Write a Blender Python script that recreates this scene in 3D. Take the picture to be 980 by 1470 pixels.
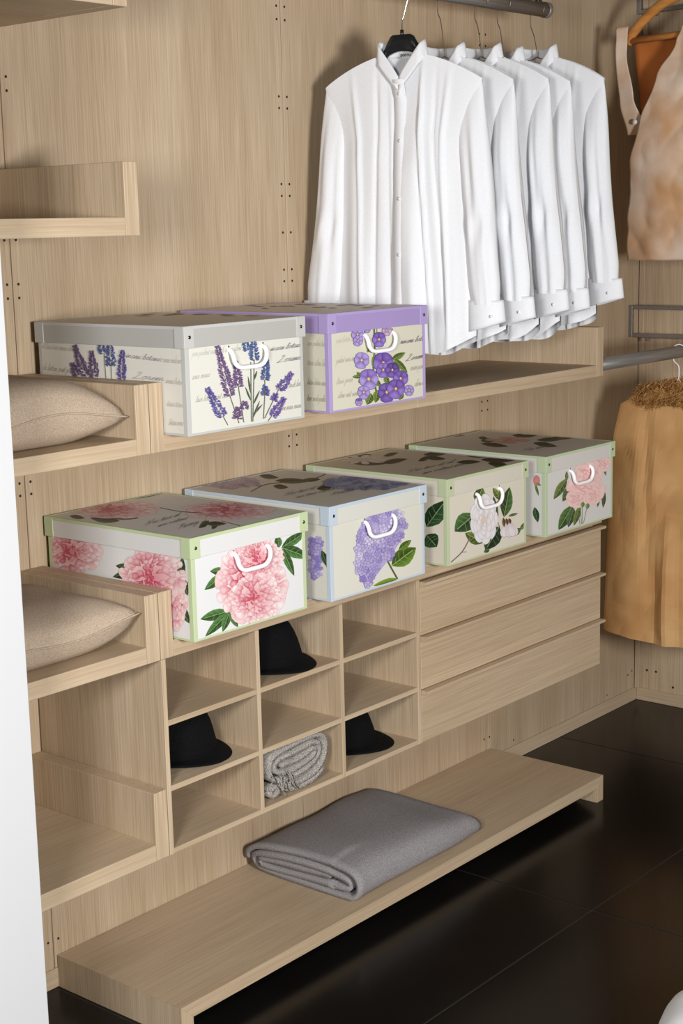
import bpy, bmesh, math, random
from mathutils import Vector, Matrix, noise
for o in list(bpy.data.objects): bpy.data.objects.remove(o)
sc = bpy.context.scene
COL = sc.collection
PI = math.pi

# ------------------------------------------------------------------ camera
CAM = Vector((-2.286, -2.905, 1.883)); F_PX = 2204.9; W_PX, H_PX = 980, 1470
YAW, PITCH, ROLL = [math.radians(a) for a in (40.0445, -10.5285, -1.3522)]
FW = Vector((math.cos(PITCH)*math.cos(YAW), math.cos(PITCH)*math.sin(YAW), math.sin(PITCH)))
_r = Vector((math.sin(YAW), -math.cos(YAW), 0)); _u = _r.cross(FW)
RT = math.cos(ROLL)*_r + math.sin(ROLL)*_u
UP = -math.sin(ROLL)*_r + math.cos(ROLL)*_u
cd = bpy.data.cameras.new('camera'); cam = bpy.data.objects.new('camera', cd); COL.objects.link(cam)
cd.sensor_fit = 'VERTICAL'; cd.sensor_height = 36; cd.lens = 36*F_PX/H_PX
cam.matrix_world = Matrix(((RT.x, UP.x, -FW.x, CAM.x), (RT.y, UP.y, -FW.y, CAM.y), (RT.z, UP.z, -FW.z, CAM.z), (0, 0, 0, 1)))
sc.camera = cam

def ray(u, v):
    return FW + RT*((u-W_PX/2)/F_PX) - UP*((v-H_PX/2)/F_PX)
def on(u, v, ax, val):            # the point of a pixel's ray on an axis-aligned plane
    r = ray(u, v); return CAM + r*((val-CAM[ax])/r[ax])

# ------------------------------------------------------------------ world, studio lights, exposure
w = bpy.data.worlds.new('world'); sc.world = w; w.use_nodes = True
w.node_tree.nodes['Background'].inputs[0].default_value = (1.0, 0.985, 0.97, 1)
w.node_tree.nodes['Background'].inputs[1].default_value = 0.06
def area(name, loc, target, sx, sy, power, col=(1, .97, .93)):
    l = bpy.data.lights.new(name, 'AREA'); l.shape = 'RECTANGLE'; l.size = sx; l.size_y = sy; l.energy = power; l.color = col
    o = bpy.data.objects.new(name, l); COL.objects.link(o); o.location = loc
    o.rotation_euler = (Vector(target)-Vector(loc)).to_track_quat('-Z', 'Y').to_euler()
    return o
area('key_softbox', (-2.6, -2.25, 2.0), (0.6, -.2, 0.8), .5, .5, 66, (1, .985, .965))
area('front_softbox', (-1.1, -4.1, 1.75), (1.0, -.2, 0.7), .6, .6, 158, (1, .985, .965))
sc.view_settings.view_transform = 'Standard'; sc.view_settings.look = 'None'
sc.view_settings.gamma = 1; sc.view_settings.use_curve_mapping = False
sc.view_settings.exposure = -0.06

# ------------------------------------------------------------------ materials
def lin(c):
    if isinstance(c, str): c = [int(c[i:i+2], 16)/255 for i in (0, 2, 4)]
    elif max(c) > 1: c = [x/255 for x in c]
    return tuple((x/12.92 if x <= .04045 else ((x+.055)/1.055)**2.4) for x in c[:3])
def new_mat(name):
    m = bpy.data.materials.new(name); m.use_nodes = True
    nt = m.node_tree; return m, nt, nt.nodes['Principled BSDF']
def plain(name, c, rough=.5, metal=0, spec=.5):
    m, nt, b = new_mat(name); b.inputs['Base Color'].default_value = lin(c)+(1,)
    b.inputs['Roughness'].default_value = rough; b.inputs['Metallic'].default_value = metal
    b.inputs['Specular IOR Level'].default_value = spec
    return m
def noise_mat(name, c1, c2, scale=(1, 1, 1), nscale=5, detail=4, rough=.6, bump=0, bdist=.001, lo=.35, hi=.65, spec=.3, metal=0, wave=None):
    m, nt, b = new_mat(name); N = nt.nodes; L = nt.links
    tc = N.new('ShaderNodeTexCoord'); mp = N.new('ShaderNodeMapping'); mp.inputs['Scale'].default_value = scale
    nz = N.new('ShaderNodeTexNoise'); nz.inputs['Scale'].default_value = nscale; nz.inputs['Detail'].default_value = detail
    rp = N.new('ShaderNodeValToRGB'); rp.color_ramp.elements[0].position = lo; rp.color_ramp.elements[1].position = hi
    rp.color_ramp.elements[0].color = lin(c1)+(1,); rp.color_ramp.elements[1].color = lin(c2)+(1,)
    L.new(tc.outputs['Object'], mp.inputs[0]); L.new(mp.outputs[0], nz.inputs['Vector'])
    L.new(nz.outputs['Fac'], rp.inputs[0]); L.new(rp.outputs[0], b.inputs['Base Color'])
    b.inputs['Roughness'].default_value = rough; b.inputs['Specular IOR Level'].default_value = spec; b.inputs['Metallic'].default_value = metal
    if bump:
        bp = N.new('ShaderNodeBump'); bp.inputs['Strength'].default_value = bump; bp.inputs['Distance'].default_value = bdist
        L.new(nz.outputs['Fac'], bp.inputs['Height']); L.new(bp.outputs[0], b.inputs['Normal'])
    return m
def wood(name, axis, con=1.0):
    m, nt, b = new_mat(name); N = nt.nodes; L = nt.links
    tc = N.new('ShaderNodeTexCoord'); mp = N.new('ShaderNodeMapping')
    s = [290, 290, 290]; s[axis] = 4.5; mp.inputs['Scale'].default_value = s
    s2 = [9, 9, 9]; s2[axis] = .7
    mp2 = N.new('ShaderNodeMapping'); mp2.inputs['Scale'].default_value = s2
    n1 = N.new('ShaderNodeTexNoise'); n1.inputs['Scale'].default_value = 1; n1.inputs['Detail'].default_value = 3; n1.inputs['Distortion'].default_value = .25
    n2 = N.new('ShaderNodeTexNoise'); n2.inputs['Scale'].default_value = 1; n2.inputs['Detail'].default_value = 3; n2.inputs['Distortion'].default_value = .6
    L.new(tc.outputs['Object'], mp.inputs[0]); L.new(tc.outputs['Object'], mp2.inputs[0])
    L.new(mp.outputs[0], n1.inputs['Vector']); L.new(mp2.outputs[0], n2.inputs['Vector'])
    mx = N.new('ShaderNodeMix'); mx.data_type = 'FLOAT'; mx.inputs[0].default_value = .38
    L.new(n1.outputs['Fac'], mx.inputs[2]); L.new(n2.outputs['Fac'], mx.inputs[3])
    rp = N.new('ShaderNodeValToRGB'); e = rp.color_ramp.elements
    e[0].position = .5-.22/con; e[0].color = lin((162, 138, 110))+(1,); e[1].position = .5+.20/con; e[1].color = lin((203, 185, 160))+(1,)
    k = e.new(.5); k.color = lin((185, 164, 137))+(1,)
    L.new(mx.outputs[0], rp.inputs[0]); L.new(rp.outputs[0], b.inputs['Base Color'])
    b.inputs['Roughness'].default_value = .55; b.inputs['Specular IOR Level'].default_value = .25
    bp = N.new('ShaderNodeBump'); bp.inputs['Strength'].default_value = .25; bp.inputs['Distance'].default_value = .0006
    L.new(n1.outputs['Fac'], bp.inputs['Height']); L.new(bp.outputs[0], b.inputs['Normal'])
    return m
WX, WY, WZ = wood('oak_veneer_along', 0, .7), wood('oak_veneer_deep', 1), wood('oak_veneer_upright', 2)
M = dict(
    white_wall=plain('white_lacquer', (196, 198, 200), .45),
    hole=plain('dark_hole', (38, 26, 16), .7), screw=plain('screw_steel', (150, 140, 125), .35, 1),
    dark=plain('dark_void', (25, 18, 14), .9),
    steel=noise_mat('brushed_steel', (120, 115, 110), (138, 133, 127), (4, 200, 200), 1, 2, .4, metal=.35, spec=.5),
    chrome=plain('chrome', (205, 205, 205), .15, 1),
    wire=plain('hanger_wire', (130, 118, 104), .35, .9),
    black_plastic=plain('black_plastic', (24, 25, 29), .25, 0, .6),
    felt=noise_mat('black_felt', (9, 9, 11), (16, 16, 18), (1, 1, 1), 300, 2, .95, .3, .0006, spec=.12),
    felt_band=noise_mat('black_ribbon', (8, 8, 10), (12, 12, 14), (1, 1, 300), 1, 2, .9, .2, .0005, spec=.12),
    shirt=noise_mat('white_cotton', (224, 226, 231), (231, 233, 237), (1, 1, 1), 400, 2, .85, .06, .0003, spec=.15),
    button=plain('pearl_button', (232, 232, 234), .25), 
    label_white=plain('label_satin', (248, 248, 248), .5), ink=plain('label_ink', (22, 22, 24), .6),
    ink2=plain('label_ink_grey', (150, 150, 155), .6),
    rivet=plain('rivet_metal', (120, 115, 105), .2, 1), 
    handle=plain('white_plastic', (250, 250, 252), .3),
    tan_wood=noise_mat('tan_hanger_wood', (176, 112, 52), (200, 138, 72), (8, 60, 60), 1, 3, .35, spec=.5),
    coat=noise_mat('brown_kraft_paper', (192, 144, 92), (206, 164, 112), (1, 1, 1), 6, 5, .65, .15, .003, spec=.25),
    vest=noise_mat('pale_waxed_paper', (204, 160, 120), (228, 208, 190), (1, 1, 1), 6, 5, .36, .15, .003, spec=.3),
    vest_in=noise_mat('rust_paper', (164, 92, 40), (186, 112, 54), (1, 1, 1), 5, 4, .7),
    raffia=noise_mat('raffia_fibre', (136, 92, 44), (196, 148, 88), (1, 1, 1), 60, 2, .6, lo=.3, hi=.7),
)
def cloth_mat(name, c1, c2, scale, bump=.5, dist=.001):
    """woven / knitted cloth: two crossed bands plus mottling"""
    m, nt, b = new_mat(name); N = nt.nodes; L = nt.links
    tc = N.new('ShaderNodeTexCoord')
    nz = N.new('ShaderNodeTexNoise'); nz.inputs['Scale'].default_value = scale; nz.inputs['Detail'].default_value = 3
    vo = N.new('ShaderNodeTexVoronoi'); vo.inputs['Scale'].default_value = scale*.9
    L.new(tc.outputs['Object'], nz.inputs['Vector']); L.new(tc.outputs['Object'], vo.inputs['Vector'])
    rp = N.new('ShaderNodeValToRGB'); rp.color_ramp.elements[0].position = .3; rp.color_ramp.elements[1].position = .7
    rp.color_ramp.elements[0].color = lin(c1)+(1,); rp.color_ramp.elements[1].color = lin(c2)+(1,)
    L.new(nz.outputs['Fac'], rp.inputs[0]); L.new(rp.outputs[0], b.inputs['Base Color'])
    bp = N.new('ShaderNodeBump'); bp.inputs['Strength'].default_value = bump; bp.inputs['Distance'].default_value = dist; bp.invert = True
    L.new(vo.outputs['Distance'], bp.inputs['Height']); L.new(bp.outputs[0], b.inputs['Normal'])
    b.inputs['Roughness'].default_value = .95; b.inputs['Specular IOR Level'].default_value = .1
    return m
M['linen'] = cloth_mat('beige_linen', (158, 140, 122), (190, 172, 152), 420, .5, .0012)
M['wool'] = cloth_mat('grey_wool', (122, 119, 121), (160, 157, 159), 330, .5, .0012)
M['knit'] = cloth_mat('grey_knit', (98, 94, 90), (196, 190, 184), 380, .8, .002)
M['white_cloth'] = cloth_mat('white_linen', (236, 236, 238), (246, 246, 248), 300, .2, .0006)
def tile_mat():
    m = noise_mat('black_floor_tile', (13, 12, 12), (20, 19, 19), (1, 1, 1), 2.2, 5, .22, .03, .002, spec=.22)
    return m
M['tile'] = tile_mat(); M['grout'] = plain('grout', (44, 41, 38), .8)
def print_mat():
    m, nt, b = new_mat('printed_paper'); at = nt.nodes.new('ShaderNodeVertexColor'); at.layer_name = 'Col'
    nt.links.new(at.outputs[0], b.inputs['Base Color']); b.inputs['Roughness'].default_value = .5; b.inputs['Specular IOR Level'].default_value = .3
    return m
M['print'] = print_mat()

# ------------------------------------------------------------------ object helpers
def tag(o, label=None, cat=None, group=None, kind=None):
    if label: o['label'] = label
    if cat: o['category'] = cat
    if group: o['group'] = group
    if kind: o['kind'] = kind
    return o
def empty(name, loc, label=None, cat=None, group=None, rz=0):
    o = bpy.data.objects.new(name, None); COL.objects.link(o); o.location = loc; o.rotation_euler = (0, 0, rz)
    o.empty_display_size = .05
    return tag(o, label, cat, group)
def wmat(o):
    m = Matrix.Translation(o.location) @ Matrix.Rotation(o.rotation_euler[2], 4, 'Z')
    return wmat(o.parent) @ m if o.parent else m
def link(name, me, mat, parent=None, loc=None):
    o = bpy.data.objects.new(name, me); COL.objects.link(o)
    if mat is not None: me.materials.clear(); me.materials.append(mat)
    if parent: o.parent = parent
    if loc: o.location = loc
    return o
def mesh(name, verts, faces, mat, parent=None, smooth=False, world=False, sub=0, solid=0):
    if world and parent:
        inv = wmat(parent).inverted(); verts = [inv @ Vector(v) for v in verts]
    me = bpy.data.meshes.new(name); me.from_pydata([tuple(v) for v in verts], [], faces); me.update()
    if smooth: me.polygons.foreach_set('use_smooth', [True]*len(me.polygons))
    o = link(name, me, mat, parent)
    if solid:
        md = o.modifiers.new('thick', 'SOLIDIFY'); md.thickness = solid; md.offset = 0
    if sub:
        md = o.modifiers.new('sub', 'SUBSURF'); md.levels = md.render_levels = sub
    return o
def box_bm(bm, x0, x1, y0, y1, z0, z1):
    vs = [bm.verts.new((x, y, z)) for x in (x0, x1) for y in (y0, y1) for z in (z0, z1)]
    for f in ((0, 1, 3, 2), (4, 6, 7, 5), (0, 4, 5, 1), (2, 3, 7, 6), (0, 2, 6, 4), (1, 5, 7, 3)):
        bm.faces.new([vs[i] for i in f])
def box(name, x0, x1, y0, y1, z0, z1, mat, parent=None, bev=.0012, world=True):
    bm = bmesh.new(); box_bm(bm, x0, x1, y0, y1, z0, z1)
    if bev: bmesh.ops.bevel(bm, geom=bm.edges[:], offset=bev, segments=1, affect='EDGES')
    bmesh.ops.recalc_face_normals(bm, faces=bm.faces[:])
    if world and parent: bm.transform(wmat(parent).inverted())
    me = bpy.data.meshes.new(name); bm.to_mesh(me); bm.free()
    return link(name, me, mat, parent)
def boxes_part(name, lst, mat, parent, bev=.0006):
    bm = bmesh.new()
    for b in lst: box_bm(bm, *b)
    if bev: bmesh.ops.bevel(bm, geom=bm.edges[:], offset=bev, segments=1, affect='EDGES')
    bmesh.ops.recalc_face_normals(bm, faces=bm.faces[:])
    me = bpy.data.meshes.new(name); bm.to_mesh(me); bm.free()
    return link(name, me, mat, parent)
def catmull(pts, n=6):
    pts = [Vector(p) for p in pts]; P = [pts[0]*2-pts[1]] + pts + [pts[-1]*2-pts[-2]]; out = []
    for i in range(1, len(P)-2):
        a, b, c, d = P[i-1:i+3]
        for k in range(n):
            t = k/n; out.append(.5*((2*b)+(c-a)*t+(2*a-5*b+4*c-d)*t*t+(3*b-a-3*c+d)*t**3))
    out.append(pts[-1]); return out
def tube_geo(path, rad, n=8, flat=1.0, cap=True):
    path = [Vector(p) for p in path]; V = []; Fc = []
    rads = rad if isinstance(rad, (list, tuple)) else [rad]*len(path)
    t0 = (path[1]-path[0]).normalized(); ref = Vector((0, 0, 1)) if abs(t0.z) < .9 else Vector((1, 0, 0))
    nrm = (ref - t0*ref.dot(t0)).normalized()
    for i, p in enumerate(path):
        t = (path[min(i+1, len(path)-1)]-path[max(i-1, 0)]).normalized()
        nrm = (nrm - t*nrm.dot(t)).normalized(); bi = t.cross(nrm)
        for k in range(n):
            a = 2*PI*k/n; V.append(p + nrm*math.cos(a)*rads[i] + bi*math.sin(a)*rads[i]*flat)
    for i in range(len(path)-1):
        for k in range(n):
            Fc.append((i*n+k, i*n+(k+1) % n, (i+1)*n+(k+1) % n, (i+1)*n+k))
    if cap:
        Fc.append(tuple(range(n))[::-1]); Fc.append(tuple((len(path)-1)*n+k for k in range(n)))
    return V, Fc
def tube(name, path, rad, mat, parent=None, n=8, flat=1.0, world=False):
    V, Fc = tube_geo(path, rad, n, flat); return mesh(name, V, Fc, mat, parent, True, world)
def merge(parts):
    V = []; Fc = []
    for v, f in parts:
        b = len(V); V += list(v); Fc += [tuple(i+b for i in q) for q in f]
    return V, Fc
def disc_geo(c, nrm, r, n=10):
    c = Vector(c); nrm = Vector(nrm).normalized(); a = nrm.orthogonal().normalized(); b = nrm.cross(a)
    return [c+a*math.cos(2*PI*k/n)*r+b*math.sin(2*PI*k/n)*r for k in range(n)], [tuple(range(n))]

# ------------------------------------------------------------------ measured layout (metres)
MOD = .962; FR = -.445; XR = 2.975
Z_US, Z_UB, Z_UT = 1.440, 1.403, 1.557          # upper tray: board top, underside, end panel top
Z_LS, Z_LB, Z_LT = .973, .9346, 1.090           # lower tray
PT = .039

# ------------------------------------------------------------------ setting
floor = tag(box('floor', -3.2, XR+.05, -4.6, .05, -.06, -.0012, M['grout'], None, 0), 'black stone tile floor', None, None, 'structure')
TS = 1.2
for i in range(-3, 3):
    for j in range(0, 4):
        x0 = 1.2+i*TS; y1 = .35-j*TS; g = .0018
        xa, xb, ya, yb = max(x0, -3.2)+g, min(x0+TS, XR)-g, y1-TS+g, min(y1, 0)-g
        if xb-xa < .02: continue
        box('tile', xa, xb, ya, yb, -.006, 0, M['tile'], floor, .001)
wall_back = tag(box('wall_back', -2.2, XR+.05, .018, .06, 0, 2.95, M['dark'], None, 0), 'back wall of vertical oak veneer panels with fixing holes', None, None, 'structure')
xs = [-2.2, -2*MOD, -MOD, 0, MOD, 2*MOD, XR-.02]
for a, b in zip(xs[:-1], xs[1:]):
    box('panel', a+.0013, b-.0013, 0, .018, .052, 2.95, WZ, wall_back, .0008)
holes = []
hole_z = [2.475, 2.44, 2.237, 2.206, 2.002, 1.97, 1.87, 1.768, 1.736, 1.337, 1.30, 1.27, .127]
for sx in (-MOD, 0, MOD, 2*MOD):
    for dx in (-.0165, .0165):
        for z in hole_z:
            holes.append((sx+dx, z, M['hole']))
for x in (2.091, 2.742, .13): holes.append((x, .074, M['screw']))
holes += [(2.903, .116, M['hole']), (2.935, .125, M['hole'])]
hm = {}
for x, z, mt in holes:
    if mt.name not in hm:
        V, Fc = tube_geo([(0, .0004, 0), (0, -.0008, 0)], .0034, 10); me = bpy.data.meshes.new('screw_hole')
        me.from_pydata([tuple(v) for v in V], [], Fc); me.materials.append(mt); hm[mt.name] = me
    o = bpy.data.objects.new('screw_hole', hm[mt.name]); COL.objects.link(o); o.parent = wall_back; o.location = (x, 0, z)
wall_right = tag(box('wall_right', XR, XR+.03, -4.6, 0, 0, 2.95, WZ, None, 0), 'right wall of oak veneer panels', None, None, 'structure')
for y, z in ((-.045, .126), (-.085, .126), (-.16, .075)):
    V, Fc = tube_geo([(0, 0, 0), (-.001, 0, 0)], .0048, 10); o = mesh('screw_hole', V, Fc, M['hole'], wall_right); o.location = (XR, y, z)
tag(box('trim_1', XR-.020, XR-.0005, -.022, -.0005, .052, 2.95, WZ), 'thin oak corner strip between the back and right walls', None, None, 'structure')
tag(box('baseboard_back', -2.2, XR-.0005, -.002, .018, 0, .051, WX), 'low oak baseboard along the back wall', None, None, 'structure')
tag(box('baseboard_right', XR-.006, XR-.0002, -4.6, -.003, 0, .051, WY), 'low oak baseboard along the right wall', None, None, 'structure')
tag(box('wall_left', -1.5, -.5165, -.63, -.585, 0, 2.95, M['white_wall'], None, .003), 'white lacquered partition standing in front of the shelves', None, None, 'structure')

# ------------------------------------------------------------------ shelf trays
def tray(x0, x1, zb, zs, zt, label, left=True, right=True, splits=(), zt_r=None):
    t = empty('wall_shelf', ((x0+x1)/2, FR/2, zb), label, 'shelf')
    if left: box('side_panel', x0, x0+PT, FR, -.001, zb, zt, WZ, t)
    if right: box('side_panel', x1-PT, x1, FR, -.001, zb, zt_r or zt, WZ, t)
    e = [x0+(PT+.0004 if left else 0)] + list(splits) + [x1-(PT+.0004 if right else 0)]
    for a, b in zip(e[:-1], e[1:]):
        box('board', a+.0003, b-.0003, FR, -.001, zb, zs, WX, t)
    return t
tray(.0005, 1.932, Z_UB, Z_US, Z_UT, 'long oak wall shelf with raised ends below the hanging shirts', splits=(MOD+.004,))
tray(-MOD, -.0018, Z_UB, Z_US, Z_UT, 'short oak wall shelf holding a beige pillow, level with the lavender box')
tray(.0005, 1.932, Z_LB, Z_LS, Z_LT, 'oak top shelf carrying four floral boxes over cubbyholes and drawers', right=False, splits=(MOD+.002,))
tray(-MOD, -.0018, Z_LB, Z_LS, Z_LT, 'short oak wall shelf holding a beige pillow beside the peony box')
tray(-MOD, -.0018, .469, .508, .630, 'empty short oak wall shelf beside the bottom row of cubbyholes')
tray(-MOD, -.004, 1.874, 1.913, 2.028, 'short empty oak wall shelf above the lavender box')
tray(-MOD, -.010, 2.341, 2.380, 2.50, 'high oak wall shelf showing its underside, topmost of the short shelves')
tray(MOD+.002, 1.932, 2.590, 2.628, 2.75, 'high oak shelf above the chrome shirt rail')

# cubbyholes
T = .013
cub = empty('cubbyhole_unit', (MOD/2, FR/2, .469), 'open oak cubbyhole unit of nine cells with hats and a scarf', 'shelving')
CX = [.0005, .309, .623, .9505]; ZB = [.469, .620, .776]; ZTOP = Z_LB-.0005
yb = -.001
for x in CX: box('upright', x, x+T, FR, yb, .469, ZTOP, WZ, cub, .0008)
for i in range(3):
    for z in ZB:
        box('shelf', CX[i]+T+.0003, CX[i+1]-.0003, FR+.0005, yb, z, z+T, WX, cub, .0008)
# drawers
DX0, DX1 = .962, 1.925
ch = empty('drawer_chest', ((DX0+DX1)/2, FR/2, .469), 'wall-hung oak chest with three wide drawers', 'drawers')
box('body', DX0+.0035, DX1-.01, FR+.024, -.001, .469, Z_LB-.0006, WX, ch)
dz = (.930-.469)/3
for k in range(3):
    z0 = .469+k*dz; z1 = z0+dz-.006
    d = box('drawer', DX0+.0035, DX1, FR, FR+.0235, z0, z1-.012, WX, ch, .001)
    V = []; prof = [(FR+.023, z1-.0125), (FR-.0005, z1-.0122), (FR-.020, z1-.004), (FR-.020, z1+.004), (FR+.004, z1+.004), (FR+.023, z1)]
    xa, xb = DX0+.0040, DX1-.001
    V = [(xa, y, z) for y, z in prof] + [(xb, y, z) for y, z in prof]; n = len(prof)
    Fc = [tuple(range(n)), tuple(range(2*n-1, n-1, -1))] + [(i, n+i, n+(i+1) % n, (i+1) % n) for i in range(n)]
    d_inv = d
    mesh('finger_lip', V, Fc, WX, d, world=True)
# bench
bx0, bx1, bz = .008, 1.945, .085
bn = empty('bench', ((bx0+bx1)/2, FR/2, 0), 'long low oak bench on the floor with folded grey blanket', 'bench')
def prism(name, sec, y0, y1, mat, parent):
    n = len(sec); V = [(x, y0, z) for x, z in sec]+[(x, y1, z) for x, z in sec]
    Fc = [tuple(range(n)), tuple(range(2*n-1, n-1, -1))]+[(i, n+i, n+(i+1) % n, (i+1) % n) for i in range(n)]
    o = mesh(name, V, Fc, mat, parent, world=True)
    bm = bmesh.new(); bm.from_mesh(o.data); bmesh.ops.recalc_face_normals(bm, faces=bm.faces[:]); bm.to_mesh(o.data); bm.free()
    return o
b_ = .037; g_ = .0002
prism('end_panel', [(bx0, 0), (bx0+PT, 0), (bx0+PT, bz-b_-g_), (bx0, bz-g_)], FR-.004, -.003, WZ, bn)
prism('end_panel', [(bx1, 0), (bx1, bz-g_), (bx1-PT, bz-b_-g_), (bx1-PT, 0)], FR-.004, -.003, WZ, bn)
prism('seat_board', [(bx0, bz), (bx0+PT, bz-b_), (bx1-PT, bz-b_), (bx1, bz)], FR-.004, -.003, WX, bn)

# ------------------------------------------------------------------ rails
RY, RZ = -.31, 2.507
rail = empty('clothes_rail', (1.43, RY, RZ), 'round steel clothes rail carrying the white shirts', 'rail')
tube('rod', [(MOD+.02, RY, RZ), (1.80, RY, RZ)], .0215, M['steel'], rail, 20, world=True)
tube('end_cap', [(1.80, RY, RZ), (1.815, RY, RZ), (1.82, RY, RZ)], [.0235, .0235, .018], M['steel'], rail, 20, world=True)
for x in (1.775, 1.797):
    tube('bracket', [(x, RY+.012, RZ+.012), (x, RY+.012, 2.5893)], .0055, M['chrome'], rail, 10, world=True)
rail2 = empty('clothes_rail', (2.4, -.42, 1.436), 'dark round rail holding the brown paper coat', 'rail')
tube('rod', [(1.9325, -.42, 1.436), (2.876, -.42, 1.436)], .021, M['steel'], rail2, 20, world=True)
def frame(x, z0, z1, y1, label):
    t = empty('rail_bracket', (x, y1/2, z0), label, 'bracket')
    s = .0075
    for n_, b in (('upright', (x-s, x+s, -2*s-.0005, -.0005, z0, z1)), ('upright', (x-s, x+s, y1, y1+2*s, z0, z1)),
                  ('crossbar', (x-s, x+s, y1+2*s+.0002, -2*s-.0007, z0, z0+2*s)), ('crossbar', (x-s, x+s, y1+2*s+.0002, -2*s-.0007, z1-2*s, z1))):
        box(n_, *b, M['steel'], t, .0015)
    tube('screw', [(x, -.075, z0+.0005), (x, -.075, z0-.012)], .006, M['steel'], t, 10, world=True)
frame(2.885, 1.447, 1.567, -.55, 'grey steel bracket frame on the wall above the brown coat')
frame(2.92, 2.62, 2.76, -.55, 'grey steel bracket frame on the wall behind the wooden hanger')

# ------------------------------------------------------------------ printed artwork (flat print on the box faces)
class Print:
    """collects coloured polygons given in picture coordinates of the photo and lays them on one face of a box"""
    def __init__(s, o, org, ud, vd, w, h, nrm, base=.0005):
        M4 = wmat(o); s.parent = o; s.org = M4 @ Vector(org); R3 = M4.to_3x3()
        s.ud, s.vd, s.n = R3 @ Vector(ud), R3 @ Vector(vd), R3 @ Vector(nrm)
        s.w, s.h, s.base = w, h, base; s.V = []; s.F = []; s.C = []; s.k = 0
    def pt(s, p):
        r = ray(p[0], p[1]); t = (s.org-CAM).dot(s.n)/r.dot(s.n); q = CAM+r*t-s.org
        return (min(max(q.dot(s.ud), 0), s.w), min(max(q.dot(s.vd), 0), s.h))
    def poly(s, pts, cols, center=None, ccol=None):
        uv = [s.pt(p) for p in pts]
        if max(a for a, b in uv)-min(a for a, b in uv) < 1e-4 or max(b for a, b in uv)-min(b for a, b in uv) < 1e-4: return
        s.k += 1; off = s.base + s.k*1.2e-6; b0 = len(s.V)
        add = lambda q, c: (s.V.append(s.org+s.ud*q[0]+s.vd*q[1]+s.n*off), s.C.append(lin(tuple(v*.93 for v in c))+(1,)))
        n = len(pts)
        for i, q in enumerate(uv): add(q, cols[i] if isinstance(cols, list) else cols)
        if center:
            add(s.pt(center), ccol); s.F += [(b0+i, b0+(i+1) % n, b0+n) for i in range(n)]
        else: s.F.append(tuple(range(b0, b0+n)))
    def sheet(s, col):
        b0 = len(s.V); s.V += [s.org+s.ud*a*s.w+s.vd*b*s.h+s.n*(s.base-.0001) for a, b in ((0, 0), (1, 0), (1, 1), (0, 1))]
        s.C += [lin(col)+(1,)]*4; s.F.append((b0, b0+1, b0+2, b0+3))
    def build(s, name, parent=None):
        parent = parent or s.parent; inv = wmat(parent).inverted()
        me = bpy.data.meshes.new(name); me.from_pydata([tuple(inv @ v) for v in s.V], [], s.F)
        a = me.color_attributes.new('Col', 'FLOAT_COLOR', 'POINT'); a.data.foreach_set('color', [x for c in s.C for x in c])
        return link(name, me, M['print'], parent)
    # --- drawing
    def blob(s, cx, cy, rx, ry, ang, c_in, c_out, n=11, shape=0.0, rng=None, jit=.0):
        pts = []
        for i in range(n):
            a = 2*PI*i/n; rr = 1+(rng.uniform(-jit, jit) if rng else 0)
            x = rx*math.cos(a)*rr; y = ry*math.sin(a)*rr*(1+shape*math.cos(a))
            pts.append((cx+x*math.cos(ang)-y*math.sin(ang), cy+x*math.sin(ang)+y*math.cos(ang)))
        s.poly(pts, c_out, (cx, cy), c_in)
    def petal(s, x, y, ln, wd, ang, c_base, c_tip, edge=None, sx=1, sy=1, n=7, grow=.8):
        """petal from its base (x,y) outwards; sx, sy squeeze it with the flower"""
        prof = [(0, .12), (.25, .55), (.5, .9), (.75, 1), (.92, .72), (1, .25)]
        def outline(k):
            L, R_ = [], []
            for t, wv in prof:
                a = (t*ln*k, wv*wd*.5*k); ca, sa = math.cos(ang), math.sin(ang)
                L.append((x+sx*(a[0]*ca-a[1]*sa), y+sy*(a[0]*sa+a[1]*ca))); R_.append((x+sx*(a[0]*ca+a[1]*sa), y+sy*(a[0]*sa-a[1]*ca)))
            return L+R_[::-1], [t for t, _ in prof]+[t for t, _ in prof][::-1]
        if edge:
            o, _ = outline(1+grow/max(ln, 1)); s.poly(o, edge)
        o, ts = outline(1); cm = [mixc(c_base, c_tip, t) for t in ts]
        s.poly(o, cm, (x+sx*ln*.6*math.cos(ang), y+sy*ln*.6*math.sin(ang)), mixc(c_tip, (255, 255, 255), .18))
    def leaf(s, x0, y0, x1, y1, wd, col, bend=0, vein=True):
        dx, dy = x1-x0, y1-y0; L = math.hypot(dx, dy); nx, ny = -dy/L, dx/L
        prof = [(0, .05), (.12, .5), (.3, .92), (.5, 1), (.7, .78), (.87, .4), (1, 0)]
        mid = [(x0+dx*t+nx*bend*math.sin(PI*t), y0+dy*t+ny*bend*math.sin(PI*t)) for t, _ in prof]
        for sd, k in ((1, 1.12), (-1, .78)):
            c = tuple(min(255, v*k) for v in col); c2 = tuple(v*.62 for v in c)
            edge = [(m[0]+sd*nx*wd*.5*wv, m[1]+sd*ny*wd*.5*wv) for m, (t, wv) in zip(mid, prof)]
            n = len(mid)
            for i in range(n-1):
                s.poly([mid[i], mid[i+1], edge[i+1], edge[i]], [c2, c2, c, c] if sd > 0 else [c2, c2, c, c])
        if vein:
            lt = mixc(col, (225, 235, 180), .45)
            s.stroke(mid[:-1], max(.35, wd*.05), lt)
            for t in (.25, .45, .65):
                i = [j for j, (tt, _) in enumerate(prof) if tt <= t][-1]; wv = prof[i][1]
                px, py = mid[i]
                for sd in (1, -1):
                    s.stroke([(px, py), (px+dx*.14+sd*nx*wd*.42*wv, py+dy*.14+sd*ny*wd*.42*wv)], max(.25, wd*.03), mixc(col, lt, .6))
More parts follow.
